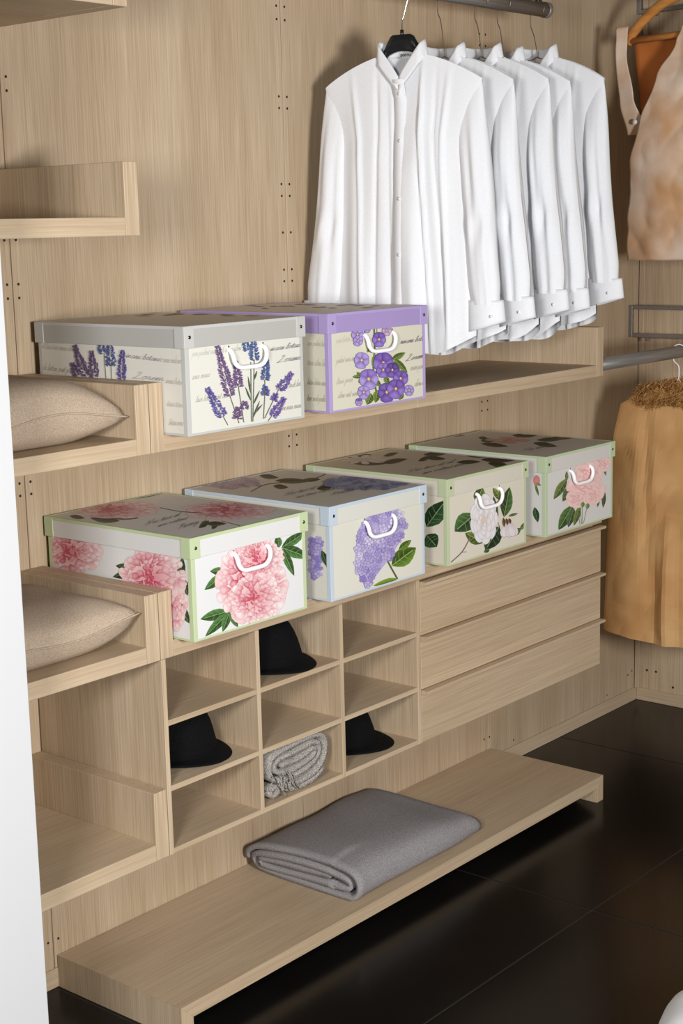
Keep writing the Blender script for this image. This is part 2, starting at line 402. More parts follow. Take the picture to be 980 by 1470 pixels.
    def stroke(s, pts, wd, col, taper=False):
        pts = [Vector((p[0], p[1])) for p in pts]
        for i in range(len(pts)-1):
            d = pts[i+1]-pts[i]
            if d.length < 1e-5: continue
            n = Vector((-d.y, d.x)).normalized()*wd*.5
            a, b = pts[i]-d.normalized()*wd*.2, pts[i+1]+d.normalized()*wd*.2
            s.poly([tuple(a+n), tuple(b+n), tuple(b-n), tuple(a-n)], col)
    def text(s, txt, x0, y0, x1, y1, up, wd, col):
        """cursive writing along a baseline in the picture; up = picture vector of one x-height"""
        adv = sum(.5 if c == ' ' else GL[c][0] for c in txt); ex, ey = (x1-x0)/adv, (y1-y0)/adv; pen = 0
        for c in txt:
            if c == ' ': pen += .5; continue
            wv, strokes = GL[c]
            for st in strokes:
                sm = catmull([(a, b, 0) for a, b in st], 3)
                s.stroke([(x0+(pen+p.x+.25*p.y)*ex+p.y*up[0], y0+(pen+p.x+.25*p.y)*ey+p.y*up[1]) for p in sm], wd, col)
            pen += wv
def mixc(a, b, t): return tuple(x+(y-x)*t for x, y in zip(a, b))
GL = {  # a small joined-up hand: advance, strokes
 'a': (.9, [[(.75, .9), (.3, .95), (.1, .4), (.35, 0), (.7, .5), (.75, .9), (.72, .1), (.95, .15)]]),
 'b': (.8, [[(0, .1), (.35, 1.2), (.45, 2), (.25, 1.6), (.2, .2), (.5, 0), (.65, .6), (.45, .9), (.8, .7)]]),
 'c': (.7, [[(.6, .8), (.4, 1), (.12, .5), (.35, 0), (.75, .25)]]),
 'd': (.95, [[(.7, .8), (.35, .95), (.1, .4), (.35, 0), (.7, .5), (.9, 2), (.72, .1), (.95, .15)]]),
 'e': (.65, [[(0, .15), (.5, .7), (.35, 1), (.12, .5), (.35, 0), (.7, .25)]]),
 'g': (.85, [[(.7, .9), (.3, .95), (.1, .4), (.35, 0), (.7, .8), (.6, -.7), (.3, -.9), (.2, -.5), (.9, .2)]]),
 'h': (.9, [[(0, .1), (.4, 1.6), (.35, 2), (.15, 0), (.4, .8), (.6, .9), (.6, .1), (.9, .2)]]),
 'i': (.45, [[(0, .2), (.2, 1), (.18, .1), (.45, .2)], [(.26, 1.35), (.3, 1.42)]]),
 'l': (.5, [[(0, .1), (.4, 1.5), (.35, 2), (.15, 1), (.2, .05), (.5, .2)]]),
 'm': (1.3, [[(0, .2), (.15, 1), (.15, 0), (.4, .9), (.55, .8), (.55, 0), (.8, .9), (.95, .8), (.95, .1), (1.3, .2)]]),
 'n': (.95, [[(0, .2), (.15, 1), (.15, 0), (.45, .9), (.62, .8), (.62, .1), (.95, .2)]]),
 'o': (.8, [[(.4, 1), (.1, .5), (.35, 0), (.65, .5), (.4, 1), (.85, .85)]]),
 'p': (.9, [[(0, .3), (.2, 1), (.1, -.9), (.2, .6), (.5, 1), (.65, .5), (.4, 0), (.9, .2)]]),
 'r': (.6, [[(0, .2), (.2, 1), (.4, .85), (.38, .1), (.6, .2)]]),
 's': (.6, [[(0, .15), (.35, 1), (.45, .4), (.2, 0), (.6, .2)]]),
 't': (.55, [[(0, .2), (.3, 1.6), (.2, .1), (.55, .2)], [(.08, 1.1), (.5, 1.15)]]),
 'u': (.9, [[(0, .3), (.12, 1), (.15, .1), (.4, .1), (.62, 1), (.62, .1), (.9, .2)]]),
 'v': (.8, [[(0, .8), (.15, .95), (.3, 0), (.6, .9), (.8, .8)]]),
 'y': (.9, [[(0, .6), (.12, 1), (.2, .1), (.6, .9), (.5, -.8), (.25, -.9), (.9, .2)]]),
 'N': (1.4, [[(0, 0), (.25, 1.9), (.75, .1), (1, 2.1), (1.2, 2)]]),
 'P': (1.1, [[(.3, 0), (.4, 1.9), (.1, 1.5), (.5, 2.1), (1, 1.6), (.5, 1), (.35, 1)]]),
 'L': (1.3, [[(.3, 1.7), (.5, 2.2), (.8, 1.9), (.4, .4), (.1, 0), (.5, .15), (1.3, .1)]]),
 'H': (1.4, [[(.1, 0), (.3, 2)], [(.8, 0), (1.05, 2)], [(.2, 1), (1.4, 1.1)]]),
 'S': (1.1, [[(0, .2), (.5, 0), (.7, .6), (.4, 1.3), (.6, 2), (.9, 1.8)]]),
 'T': (1.2, [[(.0, 1.8), (.5, 2), (1.2, 2.1)], [(.65, 2), (.5, .3), (.2, 0), (0, .3)]]),
 'M': (1.5, [[(0, 0), (.3, 2), (.55, .5), (1, 2), (1.1, .1), (1.5, .2)]]),
}
def inside(p, poly):
    c = False; j = len(poly)-1
    for i in range(len(poly)):
        a, b = poly[i], poly[j]
        if (a[1] > p[1]) != (b[1] > p[1]) and p[0] < (b[0]-a[0])*(p[1]-a[1])/(b[1]-a[1])+a[0]: c = not c
        j = i
    return c
DK, MD, LT = (52, 92, 48), (92, 134, 72), (136, 166, 96)
def peony(P, cx, cy, rx, ry, seed, dark=1.0, hx=-.12, hy=-.02):
    """many overlapping petals: pale ruffled rim, blush middle, crimson heart"""
    rng = random.Random(seed)
    pale, blush, pink, deep = [tuple(v*dark for v in c) for c in ((250, 238, 236), (244, 212, 212), (226, 142, 156), (180, 30, 58))]
    for i in range(16):                                   # ragged outer petals
        a = 2*PI*i/16+rng.uniform(-.15, .15); rr = rng.uniform(.50, .66)
        P.petal(cx+rx*rr*math.cos(a), cy+ry*rr*math.sin(a), rng.uniform(.34, .48), rng.uniform(.34, .50), a+rng.uniform(-.3, .3), pink, mixc(pale, blush, rng.random()), mixc(pink, blush, .4), rx, ry, grow=.018)
    P.blob(cx, cy, rx*.66, ry*.66, 0, pink, blush, 18)
    order = sorted([(rng.random()**.5*.80, rng.uniform(0, 2*PI)) for _ in range(105)], reverse=True)
    for rr, a in order:
        x, y = rr*math.cos(a), rr*math.sin(a)
        h = max(0, 1-math.hypot((x-hx)*1.35, (y-hy)*.9)*1.25)
        t_ = min(1, h*rng.uniform(.3, 1.3)); ln = rng.uniform(.20, .34)*(1-.25*h)
        base = mixc(pink, deep, min(1, t_*1.6+.10)); tip = mixc(mixc(pale, blush, rng.random()), mixc(pink, deep, .25), min(1, t_*1.15))
        P.petal(cx+rx*x, cy+ry*y, ln, ln*rng.uniform(.55, .95), a+rng.uniform(-.9, .9)-.25*math.sin(a), base, tip, mixc(base, deep, .22+.3*t_), rx, ry, grow=.015)
    for _ in range(16):
        a = rng.uniform(0, 2*PI); r_ = rng.random()*.26
        P.petal(cx+rx*(hx+r_*math.cos(a)), cy+ry*(hy+1.3*r_*math.sin(a)), .16, .07, rng.uniform(0, 2*PI), deep, mixc(deep, pink, .5), None, rx, ry)
def pansy(P, cx, cy, r, c1, c2, ang=0, dark=1):
    for a, l, wd in ((-2.1, 1.0, 1.1), (-1.0, 1.0, 1.1), (2.9, .95, 1.0), (.25, .95, 1.0), (1.57, 1.1, 1.35)):
        c = c1 if a < 0 else c2
        P.petal(cx, cy, l*r, wd*r, a+ang, mixc(c, (60, 20, 90), .5), c, mixc(c, (40, 20, 80), .6), grow=.5)
    P.blob(cx, cy, r*.14, r*.18, 0, (240, 220, 120), (235, 200, 90), 7)
def spike(P, x0, y0, x1, y1, wd, cols, seed):
    rng = random.Random(seed); L = math.hypot(x1-x0, y1-y0); n = int(L*2.6); d = math.atan2(y1-y0, x1-x0)
    for i in range(n):
        t = i/n; k = wd*(.55+.45*math.sin(PI*min(1, t*1.05+.2)))*(1-.6*t*t)
        for _ in range(2):
            q = rng.uniform(-.5, .5)*k; x = x0+(x1-x0)*t-math.sin(d)*q; y = y0+(y1-y0)*t+math.cos(d)*q
            c = rng.choice(cols); sd = 1 if q > 0 else -1
            P.petal(x, y, rng.uniform(2.2, 3.8), rng.uniform(1.3, 2.1), d+sd*rng.uniform(.3, 1.2), mixc(c, (30, 20, 50), .45), c)
def hydrangea(P, poly, seed, n, r, pal, flat=1.0):
    rng = random.Random(seed); xs_ = [p[0] for p in poly]; ys_ = [p[1] for p in poly]; k = 0; tries = 0
    P.poly(poly, mixc(pal[0], pal[-1], .5))
    while k < n and tries < 6000:
        tries += 1
        x, y = rng.uniform(min(xs_), max(xs_)), rng.uniform(min(ys_), max(ys_))
        if not inside((x, y), poly): continue
        k += 1; u = (x-min(xs_))/(max(xs_)-min(xs_)); v = (y-min(ys_))/(max(ys_)-min(ys_))
        c = mixc(rng.choice(pal), pal[int(len(pal)*.999*abs(math.sin(3*u+5*v)))], .5); a0 = rng.uniform(0, PI)
        for q in range(4):
            P.petal(x, y, r*rng.uniform(.8, 1.1), r*.95, a0+q*PI/2, mixc(c, (110, 90, 160), .45), c, mixc(c, (105, 95, 150), .6), 1, flat, grow=.35)
        P.blob(x, y, r*.12, r*.12*flat, 0, (230, 230, 220), (150, 140, 190), 6)

# ------------------------------------------------------------------ the six storage boxes
BW, BD, BH, LH = .384, .488, .237, .045
def storage_box(A, label, body_c, trim_c, lid_c, lid_side_c, rz=0.0):
    """A = front left bottom corner"""
    body_c, trim_c, lid_c, lid_side_c = [tuple(v*.915 for v in c) for c in (body_c, trim_c, lid_c, lid_side_c)]
    R2 = Matrix.Rotation(rz, 3, 'Z'); c = Vector(A) + R2 @ Vector((BW/2, BD/2, 0))
    t = empty('storage_box', c, label, 'box', 'floral cardboard storage boxes', rz)
    X, Y = BW/2, BD/2
    body = plain('box_paper', body_c, .55, 0, .3) if not isinstance(body_c, bpy.types.Material) else body_c
    trim = plain('box_trim', trim_c, .5, 0, .3)
    b = boxes_part('body', [(-X, X, -Y, Y, .0004, BH-.004)], body, t, .001)
    e = .0007; s = .0115; lst = []
    for sx in (-1, 1):
        for sy in (-1, 1):
            xx = sorted((sx*(X+e), sx*(X-s))); yy = sorted((sy*(Y+e), sy*(Y-s)))
            lst.append((xx[0], xx[1], yy[0], yy[1], .0002, BH-.005))
    h = .0055
    lst += [(-X+s, X-s, -Y-e, -Y+.002, .0002, h), (-X+s, X-s, Y-.002, Y+e, .0002, h), (-X-e, -X+.002, -Y+s, Y-s, .0002, h), (X-.002, X+e, -Y+s, Y-s, .0002, h)]
    boxes_part('edge_trim', lst, trim, t, .0005)
    # lid
    LX, LY = X+.0045, Y+.0045
    lt = plain('lid_paper', lid_c, .4, 0, .4); ls = plain('lid_side', lid_side_c, .5, 0, .3)
    z0, z1 = BH-LH, BH+.002
    wl = .0022
    lid = boxes_part('lid', [(-LX, LX, -LY, -LY+wl, z0, z1-.0025), (-LX, LX, LY-wl, LY, z0, z1-.0025), (-LX, -LX+wl, -LY+wl, LY-wl, z0, z1-.0025), (LX-wl, LX, -LY+wl, LY-wl, z0, z1-.0025)], ls, t, .0006)
    boxes_part('lid_top', [(-LX+.0005, LX-.0005, -LY+.0005, LY-.0005, z1-.0024, z1)], lt, lid, .0008)
    tl = []; r = .0085; e2 = .0008
    tl += [(-LX-e2, LX+e2, -LY-e2, -LY+r, z1-.007, z1+.0006), (-LX-e2, LX+e2, LY-r, LY+e2, z1-.007, z1+.0006),
           (-LX-e2, -LX+r, -LY+r, LY-r, z1-.007, z1+.0006), (LX-r, LX+e2, -LY+r, LY-r, z1-.007, z1+.0006)]
    boxes_part('lid_rim', tl, trim, lid, .0006)
    for sx in (-1, 1):
        for sy in (-1, 1):
            cl = []; q = .029
            xx = sorted((sx*(LX+e2*2), sx*(LX-q))); yy = sorted((sy*(LY+e2*2), sy*(LY-.001)))
            cl.append((xx[0], xx[1], yy[0], yy[1], z0-.0006, z1-.0004))
            xx = sorted((sx*(LX+e2*2), sx*(LX-.001))); yy = sorted((sy*(LY-.0012), sy*(LY-q)))
            cl.append((xx[0], xx[1], yy[0], yy[1], z0-.0006, z1-.0004))
            boxes_part('corner_cap', cl, trim, lid, .0006)
            V = []; Fc = []; yy = sy*(LY+.0017); n = 12
            rings = [(.0042, 0), (.0042, .0008), (.003, .0016), (.0012, .0018)]
            for rr, dd in rings:
                for k in range(n): V.append((sx*(LX-.0145)+rr*math.cos(2*PI*k/n), yy+sy*dd, (z0+z1)/2+rr*math.sin(2*PI*k/n)))
            for i in range(3):
                for k in range(n): Fc.append((i*n+k, i*n+(k+1) % n, (i+1)*n+(k+1) % n, (i+1)*n+k))
            Fc.append(tuple(3*n+k for k in range(n)))
            mesh('rivet', V, Fc, M['rivet'], lid, True)
    # handle: a white plastic loop hanging from two slots
    zt = BH-LH-.012; hw = .056
    path = [(-hw, -Y+.004, zt), (-hw, -Y-.006, zt-.003), (-hw+.001, -Y-.012, zt-.014), (-hw+.006, -Y-.013, zt-.030), (-hw+.022, -Y-.013, zt-.041), (0, -Y-.013, zt-.0425)]
    path = path + [(-p[0], p[1], p[2]) for p in path[-2::-1]]
    tube('handle', catmull(path, 5), .0053, M['handle'], t, 10)
    for sx in (-1, 1): mesh('handle_slot', *disc_geo((sx*(hw), -Y-.0009, zt+.0065), (0, -1, 0), .0022, 8), M['hole'], t)
    t['front'] = 0; del t['front']
    hb = BH-LH+.002
    pf = Print(t, (-X, -Y, 0), (1, 0, 0), (0, 0, 1), BW, hb, (0, -1, 0)); pf.org += pf.ud*s + pf.vd*h; pf.w -= 2*s; pf.h -= h
    pl = Print(t, (-X, Y, 0), (0, -1, 0), (0, 0, 1), BD, hb, (-1, 0, 0)); pl.org += pl.ud*s + pl.vd*h; pl.w -= 2*s; pl.h -= h
    pt = Print(t, (-LX, -LY, z1), (1, 0, 0), (0, 1, 0), 2*LX, 2*LY, (0, 0, 1), .0003); pt.org += pt.ud*r + pt.vd*r; pt.w -= 2*r; pt.h -= 2*r
    pf.sheet(body_c); pl.sheet(body_c); pt.sheet(lid_c)
    return t, lid, pf, pl, pt
def fine_script(P, rows, col, wd=.45):
    rng = random.Random(len(rows)); ws = ['ensue', 'botan', 'leur', 'sous', 'parlent', 'visit', 'tour', 'alors', 'onde', 'pres']
    for x0, y0, x1, y1, up in rows:
        n = int(math.hypot(x1-x0, y1-y0)/13)+1; P.text(' '.join(rng.choice(ws) for _ in range(n)), x0, y0, x1, y1, up, wd, col)
# 1 peony ------------------------------------------------------------------
t, lid, pf, pl, pt = storage_box((.050, -.502, Z_LS), 'white box with pink peonies and pale green edges', (240, 240, 242), (206, 222, 178), (226, 224, 220), (236, 236, 236))
for x0, y0, x1, y1, w_ in ((404, 786, 440, 763, 14), (404, 786, 443, 800, 17), (405, 787, 422, 827, 12), (400, 786, 398, 768, 11), (324, 820, 301, 820, 12), (324, 823, 293, 847, 14), (396, 840, 409, 857, 9),
                           (396, 840, 408, 836, 6), (329, 877, 287, 889, 16), (329, 878, 294, 914, 13), (329, 878, 319, 907, 11), (329, 878, 341, 901, 10)):
    pf.leaf(x0, y0, x1, y1, w_, (82, 128, 66))
pf.stroke(catmull([(345, 881, 0), (352, 885, 0), (358, 896, 0)], 4), 1.0, (120, 120, 90))
peony(pf, 362, 837, 50, 60, 3); peony(pf, 372, 803, 34, 30, 8); peony(pf, 368, 858, 38, 34, 5)
pf.build('flower_print')
pl.leaf(72, 800, 66, 770, 12, DK); pl.leaf(190, 815, 166, 812, 10, DK); pl.leaf(192, 822, 162, 828, 12, DK)
for a in ((262, 800, 258, 842), (262, 830, 270, 855), (258, 868, 272, 895), (255, 868, 268, 880)): pl.leaf(*a, 12, (64, 104, 54))
peony(pl, 104, 792, 42, 34, 11); peony(pl, 245, 866, 24, 40, 13); peony(pl, 220, 830, 46, 44, 12)
pl.build('flower_print')
D = .96
for a in ((130, 744, 172, 748, 10), (150, 741, 200, 744, 8), (100, 741, 122, 744, 6), (176, 716, 235, 708, 6), (300, 748, 285, 758, 8), (312, 749, 304, 760, 8), (295, 752, 325, 752, 7)):
    pt.leaf(*a[:4], a[4], (88, 96, 62), vein=False)
pt.stroke(catmull([(215, 726, 0), (250, 733, 0), (265, 735, 0), (300, 737, 0)], 5), 1.2, (110, 105, 80)); pt.stroke([(318, 748), (345, 755)], .9, (110, 105, 80))
peony(pt, 165, 731, 62, 13, 21, D); peony(pt, 330, 733, 66, 13, 22, D)
pt.text('Nec tuo et', 208, 755, 257, 741, (1.2, -3.0), .36, (128, 120, 116)); pt.text('sur volont', 226, 757, 268, 746, (1, -2.4), .36, (128, 120, 116)); pt.text('Peony S', 254, 761, 296, 748, (1.2, -3.2), .36, (112, 106, 108))
pt.build('lid_print', lid)
# 2 hydrangea --------------------------------------------------------------
t, lid, pf, pl, pt = storage_box((.513, -.513, Z_LS), 'cream box with lilac hydrangea and pale blue edges', (232, 230, 218), (206, 220, 234), (222, 216, 204), (228, 228, 220))
LIL = [(232, 228, 240), (214, 206, 234), (196, 184, 226), (168, 154, 212), (138, 122, 198)]
pf.stroke([(553, 800), (561, 815), (570, 831)], 2.6, (84, 104, 52))
pf.leaf(562, 812, 597, 786, 25, (98, 136, 42)); pf.leaf(570, 831, 535, 841, 17, (118, 152, 50), bend=-4)
pf.leaf(572, 790, 590, 775, 10, (98, 136, 42))
hydrangea(pf, [(523, 745), (534, 736), (571, 729), (578, 742), (581, 758), (574, 777), (559, 801), (549, 814), (540, 826), (532, 838), (524, 846), (519, 834), (509, 817), (510, 785), (514, 760)], 4, 150, 5.2, LIL)
pf.build('flower_print')
hydrangea(pl, [(446, 770), (460, 775), (462, 800), (458, 825), (446, 832)], 9, 30, 5, LIL[2:]); pl.leaf(462, 790, 471, 815, 9, DK); pl.build('flower_print')
for a in ((395, 690, 445, 691, 8), (392, 698, 414, 700, 7), (455, 702, 480, 698, 8), (372, 683, 400, 686, 7), (460, 688, 430, 690, 6)): pt.leaf(*a[:4], a[4], (92, 92, 54), vein=False)
pt.stroke(catmull([(360, 706, 0), (385, 695, 0), (440, 690, 0), (470, 680, 0)], 5), 1.2, (96, 90, 60))
hydrangea(pt, [(280, 691), (320, 682), (368, 686), (372, 697), (330, 702), (290, 698)], 6, 70, 5.5, [(190, 170, 180), (160, 138, 158), (206, 190, 196)], .3)
hydrangea(pt, [(466, 690), (510, 682), (560, 686), (590, 694), (560, 702), (500, 704), (470, 699)], 7, 90, 6, [(150, 160, 190), (120, 130, 170), (100, 110, 156), (176, 182, 204)], .3)
pt.text('Nec tuo et al', 408, 713, 462, 700, (1.1, -2.6), .36, (128, 120, 116)); pt.text('sur tous volont', 425, 716, 478, 704, (.9, -2.0), .36, (128, 120, 116)); pt.text('Hortens Magn', 474, 713, 535, 699, (1.1, -2.8), .36, (116, 110, 112))
pt.build('lid_print', lid)
# 3 camellia ---------------------------------------------------------------
t, lid, pf, pl, pt = storage_box((.995, -.517, Z_LS), 'cream box with white camellia and pale green edges', (232, 224, 208), (203, 216, 176), (214, 202, 184), (226, 220, 206))
for a, c in (((681, 738, 652, 763, 27), (72, 110, 58)), ((684, 722, 692, 699, 17), (98, 126, 60)), ((719, 718, 707, 700, 10), (124, 142, 62)), ((723, 742, 731, 699, 17), (72, 108, 56)), ((712, 751, 708, 712, 9), (58, 78, 60)),
             ((716, 756, 696, 790, 24), (40, 76, 46)), ((693, 779, 667, 765, 18), (110, 140, 52)), ((736, 768, 747, 758, 9), (74, 110, 60)), ((746, 761, 755, 749, 6), (112, 138, 66)), ((729, 741, 743, 737, 4), (96, 100, 74)), ((702, 788, 694, 793, 6), (60, 96, 46))):
    pf.leaf(*a, c)
pf.stroke([(714, 750), (717, 757)], 1, (130, 120, 100)); pf.stroke(catmull([(647, 807, 0), (662, 793, 0), (671, 778, 0), (676, 765, 0)], 4), 1.6, (128, 112, 104)); pf.stroke([(661, 793), (669, 792)], 1, (128, 112, 104))
rng = random.Random(5)
for ring, (rr, n) in enumerate(((1, 9), (.8, 8), (.6, 7), (.4, 5), (.22, 3))):
    for i in range(n):
        a = 2*PI*(i+.4*ring)/n
        pf.petal(694+17*rr*.45*math.cos(a), 745+31*rr*.45*math.sin(a), .62*rr+.1, .62*rr+.1, a, (214, 202, 206), (240, 236, 240), (186, 174, 182), 17, 31, grow=.03)
pf.blob(693, 747, 2.2, 5.5, 0, (240, 214, 178), (224, 204, 188), 9)
for i, (dx, a) in enumerate(((-3, 1.9), (4, 1.25), (0, 1.55), (2, 1.4))): pf.petal(727+dx*.4, 747, 24, 12, a-.18, (206, 190, 192), (236, 228, 232), (170, 150, 156), grow=.6)
for a in ((722, 743, 723, 757), (726, 744, 728, 754), (730, 744, 732, 752)): pf.leaf(*a, 5, (132, 102, 70), vein=False)
pf.build('flower_print')
for a in ((612, 756, 639, 719, 27), (612, 768, 627, 785, 24)): pl.leaf(*a, (48, 84, 48))
pl.build('flower_print')
for a in ((470, 655, 535, 653, 7), (500, 664, 555, 666, 7), (548, 665, 585, 659, 7), (550, 655, 572, 650, 5), (600, 662, 620, 655, 6), (608, 653, 645, 650, 7), (610, 657, 640, 659, 6),
          (670, 655, 720, 652, 7), (690, 660, 740, 661, 8), (700, 665, 735, 670, 8), (655, 664, 690, 663, 6), (720, 654, 745, 655, 6)): pt.leaf(*a[:4], a[4], (74, 78, 46), vein=False)
for i in range(9): pt.petal(520, 660, 34, 12, i*.7, (200, 186, 172), (222, 210, 196), (150, 136, 120), 1, .2, grow=.3)
pt.text('Nec tuo et al', 584, 679, 650, 664, (.9, -2.2), .36, (124, 114, 104)); pt.text('sur volont tour', 606, 681, 668, 667, (.9, -2), .36, (124, 114, 104))
pt.build('lid_print', lid)
# 4 rose -------------------------------------------------------------------
t, lid, pf, pl, pt = storage_box((1.471, -.525, Z_LS), 'pale grey box with pink rose and pale green edges', (228, 226, 224), (200, 217, 180), (212, 204, 194), (226, 222, 218))
for a, c in (((813, 687, 794, 717, 12), (116, 136, 72)), ((820, 697, 807, 720, 12), (76, 112, 66)), ((813, 690, 813, 676, 5), (116, 136, 72)), ((820, 688, 822, 700, 8), (76, 112, 66)), ((822, 725, 801, 761, 17), (82, 118, 60)), ((823, 729, 815, 757, 11), (76, 112, 66)), ((832, 726, 823, 755, 9), (112, 136, 66)),
             ((862, 702, 866, 720, 10), (84, 116, 68)), ((867, 707, 865, 729, 6), (72, 104, 64)), ((859, 715, 857, 728, 4), (84, 116, 68)), ((868, 668, 873, 666, 5), (84, 116, 68)), ((866, 669, 869, 683, 4), (90, 120, 74))): pf.leaf(*a, c)
for x in ((832, 727, 834, 752), (835, 727, 835, 752), (842, 728, 837, 751), (829, 735, 832, 753)): pf.stroke([x[:2], x[2:]], .7, (110, 124, 80))
PK = [(250, 214, 210), (244, 188, 186), (232, 152, 154)]
for x, y, rx, ry, seed in ((864, 665, 13, 12, 1), (840, 703, 27, 22, 2), (826, 716, 14, 13, 6), (851, 712, 11, 12, 7), (843, 680, 20, 17, 3)):
    rng = random.Random(seed); pf.blob(x, y, rx*.8, ry*.8, 0, PK[0], PK[1], 14)
    for ring in range(4):
        nn = 5-ring//2
        for i in range(nn):
            a = 2*PI*(i+.45*ring)/nn+rng.uniform(-.2, .2); rr = (1-ring*.24)
            pf.petal(x+rx*rr*.35*math.cos(a), y+ry*rr*.35*math.sin(a), .62*rr+.05, 1.0*rr+.05, a, PK[2] if ring > 0 else PK[1], PK[0], mixc(PK[1], PK[2], .4), rx, ry, grow=.02)
for x, y in ((836, 724), (843, 726)): pf.leaf(x, y-4, x-1, y+5, 6, LT)
pf.build('flower_print')
pl.blob(770, 690, 5, 8, 0, (226, 150, 140), (210, 130, 124)); pl.leaf(768, 694, 777, 697, 4, LT); pl.leaf(768, 695, 773, 712, 4, MD); pl.leaf(767, 728, 772, 750, 9, DK); pl.build('flower_print')
for a in ((690, 637, 730, 641, 6), (700, 630, 686, 628, 5), (742, 627, 775, 624, 5), (765, 636, 800, 641, 7), (770, 632, 810, 630, 6), (790, 629, 830, 627, 6), (735, 625, 760, 626, 5), (690, 633, 712, 632, 6), (640, 626, 668, 625, 3)): pt.leaf(*a[:4], a[4], (76, 80, 52), vein=False)
for i in range(12): pt.petal(728+8*math.cos(i*2.4), 632+1.2*math.sin(i*2.4), 24, 15, i*.8, (190, 120, 104), (214, 158, 140), (160, 96, 84), 1, .2, grow=.3)
pt.text('Nec tuo et', 750, 648, 790, 641, (.8, -1.9), .36, (124, 114, 108)); pt.text('sur tous', 800, 630, 850, 626, (.8, -1.5), .36, (142, 132, 124))
pt.build('lid_print', lid)
# 5 lavender ---------------------------------------------------------------
t, lid, pf, pl, pt = storage_box((.044, -.516, Z_US), 'cream box with lavender sprigs and grey lid', (234, 233, 224), (205, 206, 204), (214, 204, 190), (190, 190, 186))
SC = (206, 203, 192)
fine_script(pf, [(275, 512, 345, 503, (.6, -5)), (275, 545, 300, 541, (.6, -5)), (280, 578, 330, 570, (.6, -5)), (395, 560, 435, 553, (.6, -5)), (400, 590, 432, 585, (.6, -5))], SC)
fine_script(pl, [(55, 500, 110, 505, (.6, -5)), (55, 530, 105, 536, (.6, -5)), (235, 520, 262, 522, (.6, -5)), (238, 550, 263, 553, (.6, -5)), (240, 583, 263, 585, (.6, -5)), (243, 610, 263, 611, (.6, -5)), (190, 490, 262, 496, (.6, -4))], SC)
SG = (104, 116, 96)
for st in (((359, 520), (360, 605)), ((364, 516), (362, 605)), ((379, 545), (379, 568), (377, 601)), ((399, 559), (392, 573), (379, 600)), ((329, 568), (342, 607)), ((341, 554), (345, 580), (349, 606)), ((319, 597), (326, 610)), ((389, 597), (384, 604))):
    pf.stroke(catmull([(a, b, 0) for a, b in st], 4), 1.1, SG)
for a in ((359, 575, 351, 555), (359, 565, 355, 540), (363, 580, 372, 560), (363, 595, 376, 580), (362, 600, 372, 575), (364, 545, 368, 532)): pf.leaf(*a, 2.6, (120, 128, 110), vein=False)
MV = [(128, 92, 140), (104, 72, 128), (150, 112, 156), (86, 66, 120)]; BL = [(86, 92, 168), (66, 76, 150), (112, 112, 190)]; TQ = [(72, 98, 160), (50, 78, 142), (98, 126, 186)]; PU = [(112, 88, 176), (92, 72, 160), (140, 112, 194)]
for a, w_, c in (((330, 569, 311, 498), 15, MV), ((342, 556, 337, 520), 12, MV), ((354, 504, 349, 484), 9, TQ), ((364, 518, 362, 483), 12, TQ), ((379, 546, 381, 517), 10, TQ), ((379, 568, 379, 554), 9, BL), ((319, 598, 296, 558), 14, PU+BL), ((338, 602, 340, 586), 12, MV),
                 ((349, 588, 350, 577), 9, MV), ((399, 560, 417, 536), 11, PU), ((391, 576, 394, 566), 7, PU), ((389, 598, 406, 572), 10, PU)):
    spike(pf, *a, w_, c, int(a[0]))
pf.text('inaru botanic', 386, 504, 434, 497, (1.2, -4.2), .42, (148, 144, 152)); pf.text('Lorem', 395, 521, 429, 516, (1.4, -4.6), .42, (132, 128, 144)); pf.build('flower_print')
for st in (((150, 507), (153, 545)), ((160, 524), (161, 548)), ((123, 537), (126, 545))): pl.stroke(st, 1, SG)
for a, w_, c in (((124, 540, 108, 497), 12, MV), ((112, 540, 105, 522), 9, MV), ((137, 542, 132, 505), 12, MV), ((149, 508, 144, 487), 9, TQ), ((160, 526, 158, 486), 12, BL+TQ), ((175, 545, 177, 504), 11, PU+BL)):
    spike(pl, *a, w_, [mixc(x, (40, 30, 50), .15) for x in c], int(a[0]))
pl.text('inaru botanic', 181, 513, 234, 519, (1.0, -4.2), .42, (150, 142, 156)); pl.text('Lorem', 190, 543, 236, 547, (1.2, -4.6), .42, (140, 130, 156)); pl.build('flower_print')
for i in range(26):
    rng = random.Random(i); x = 150+i*8+rng.uniform(-6, 6); y = 453-(i % 5)*1.6+rng.uniform(-1, 1)
    pt.leaf(x, y, x+rng.uniform(12, 30), y+rng.uniform(-.8, .8), 1.6, (140, 112, 100), vein=False)
pt.build('lid_print', lid)
# 6 violets ----------------------------------------------------------------
t, lid, pf, pl, pt = storage_box((.520, -.518, Z_US), 'cream box with purple violets and lilac lid', (228, 225, 206), (186, 168, 222), (226, 214, 198), (176, 156, 212))
fine_script(pf, [(482, 493, 512, 488, (.6, -5)), (482, 522, 512, 517, (.6, -5)), (482, 552, 505, 548, (.6, -5)), (484, 572, 512, 568, (.6, -5)), (588, 532, 612, 528, (.6, -5)), (594, 555, 612, 552, (.6, -5))], (204, 198, 180))
fine_script(pl, [(441, 496, 470, 498, (.6, -5)), (441, 524, 470, 526, (.6, -5)), (441, 552, 470, 554, (.6, -5)), (441, 575, 470, 577, (.6, -5))], (196, 190, 172))
G1, G2 = (112, 140, 58), (88, 118, 46)
pf.stroke(catmull([(536, 470, 0), (537, 500, 0), (535, 530, 0), (541, 575, 0)], 4), 2.2, G2); pf.stroke([(540, 466), (540, 480)], .8, G2)
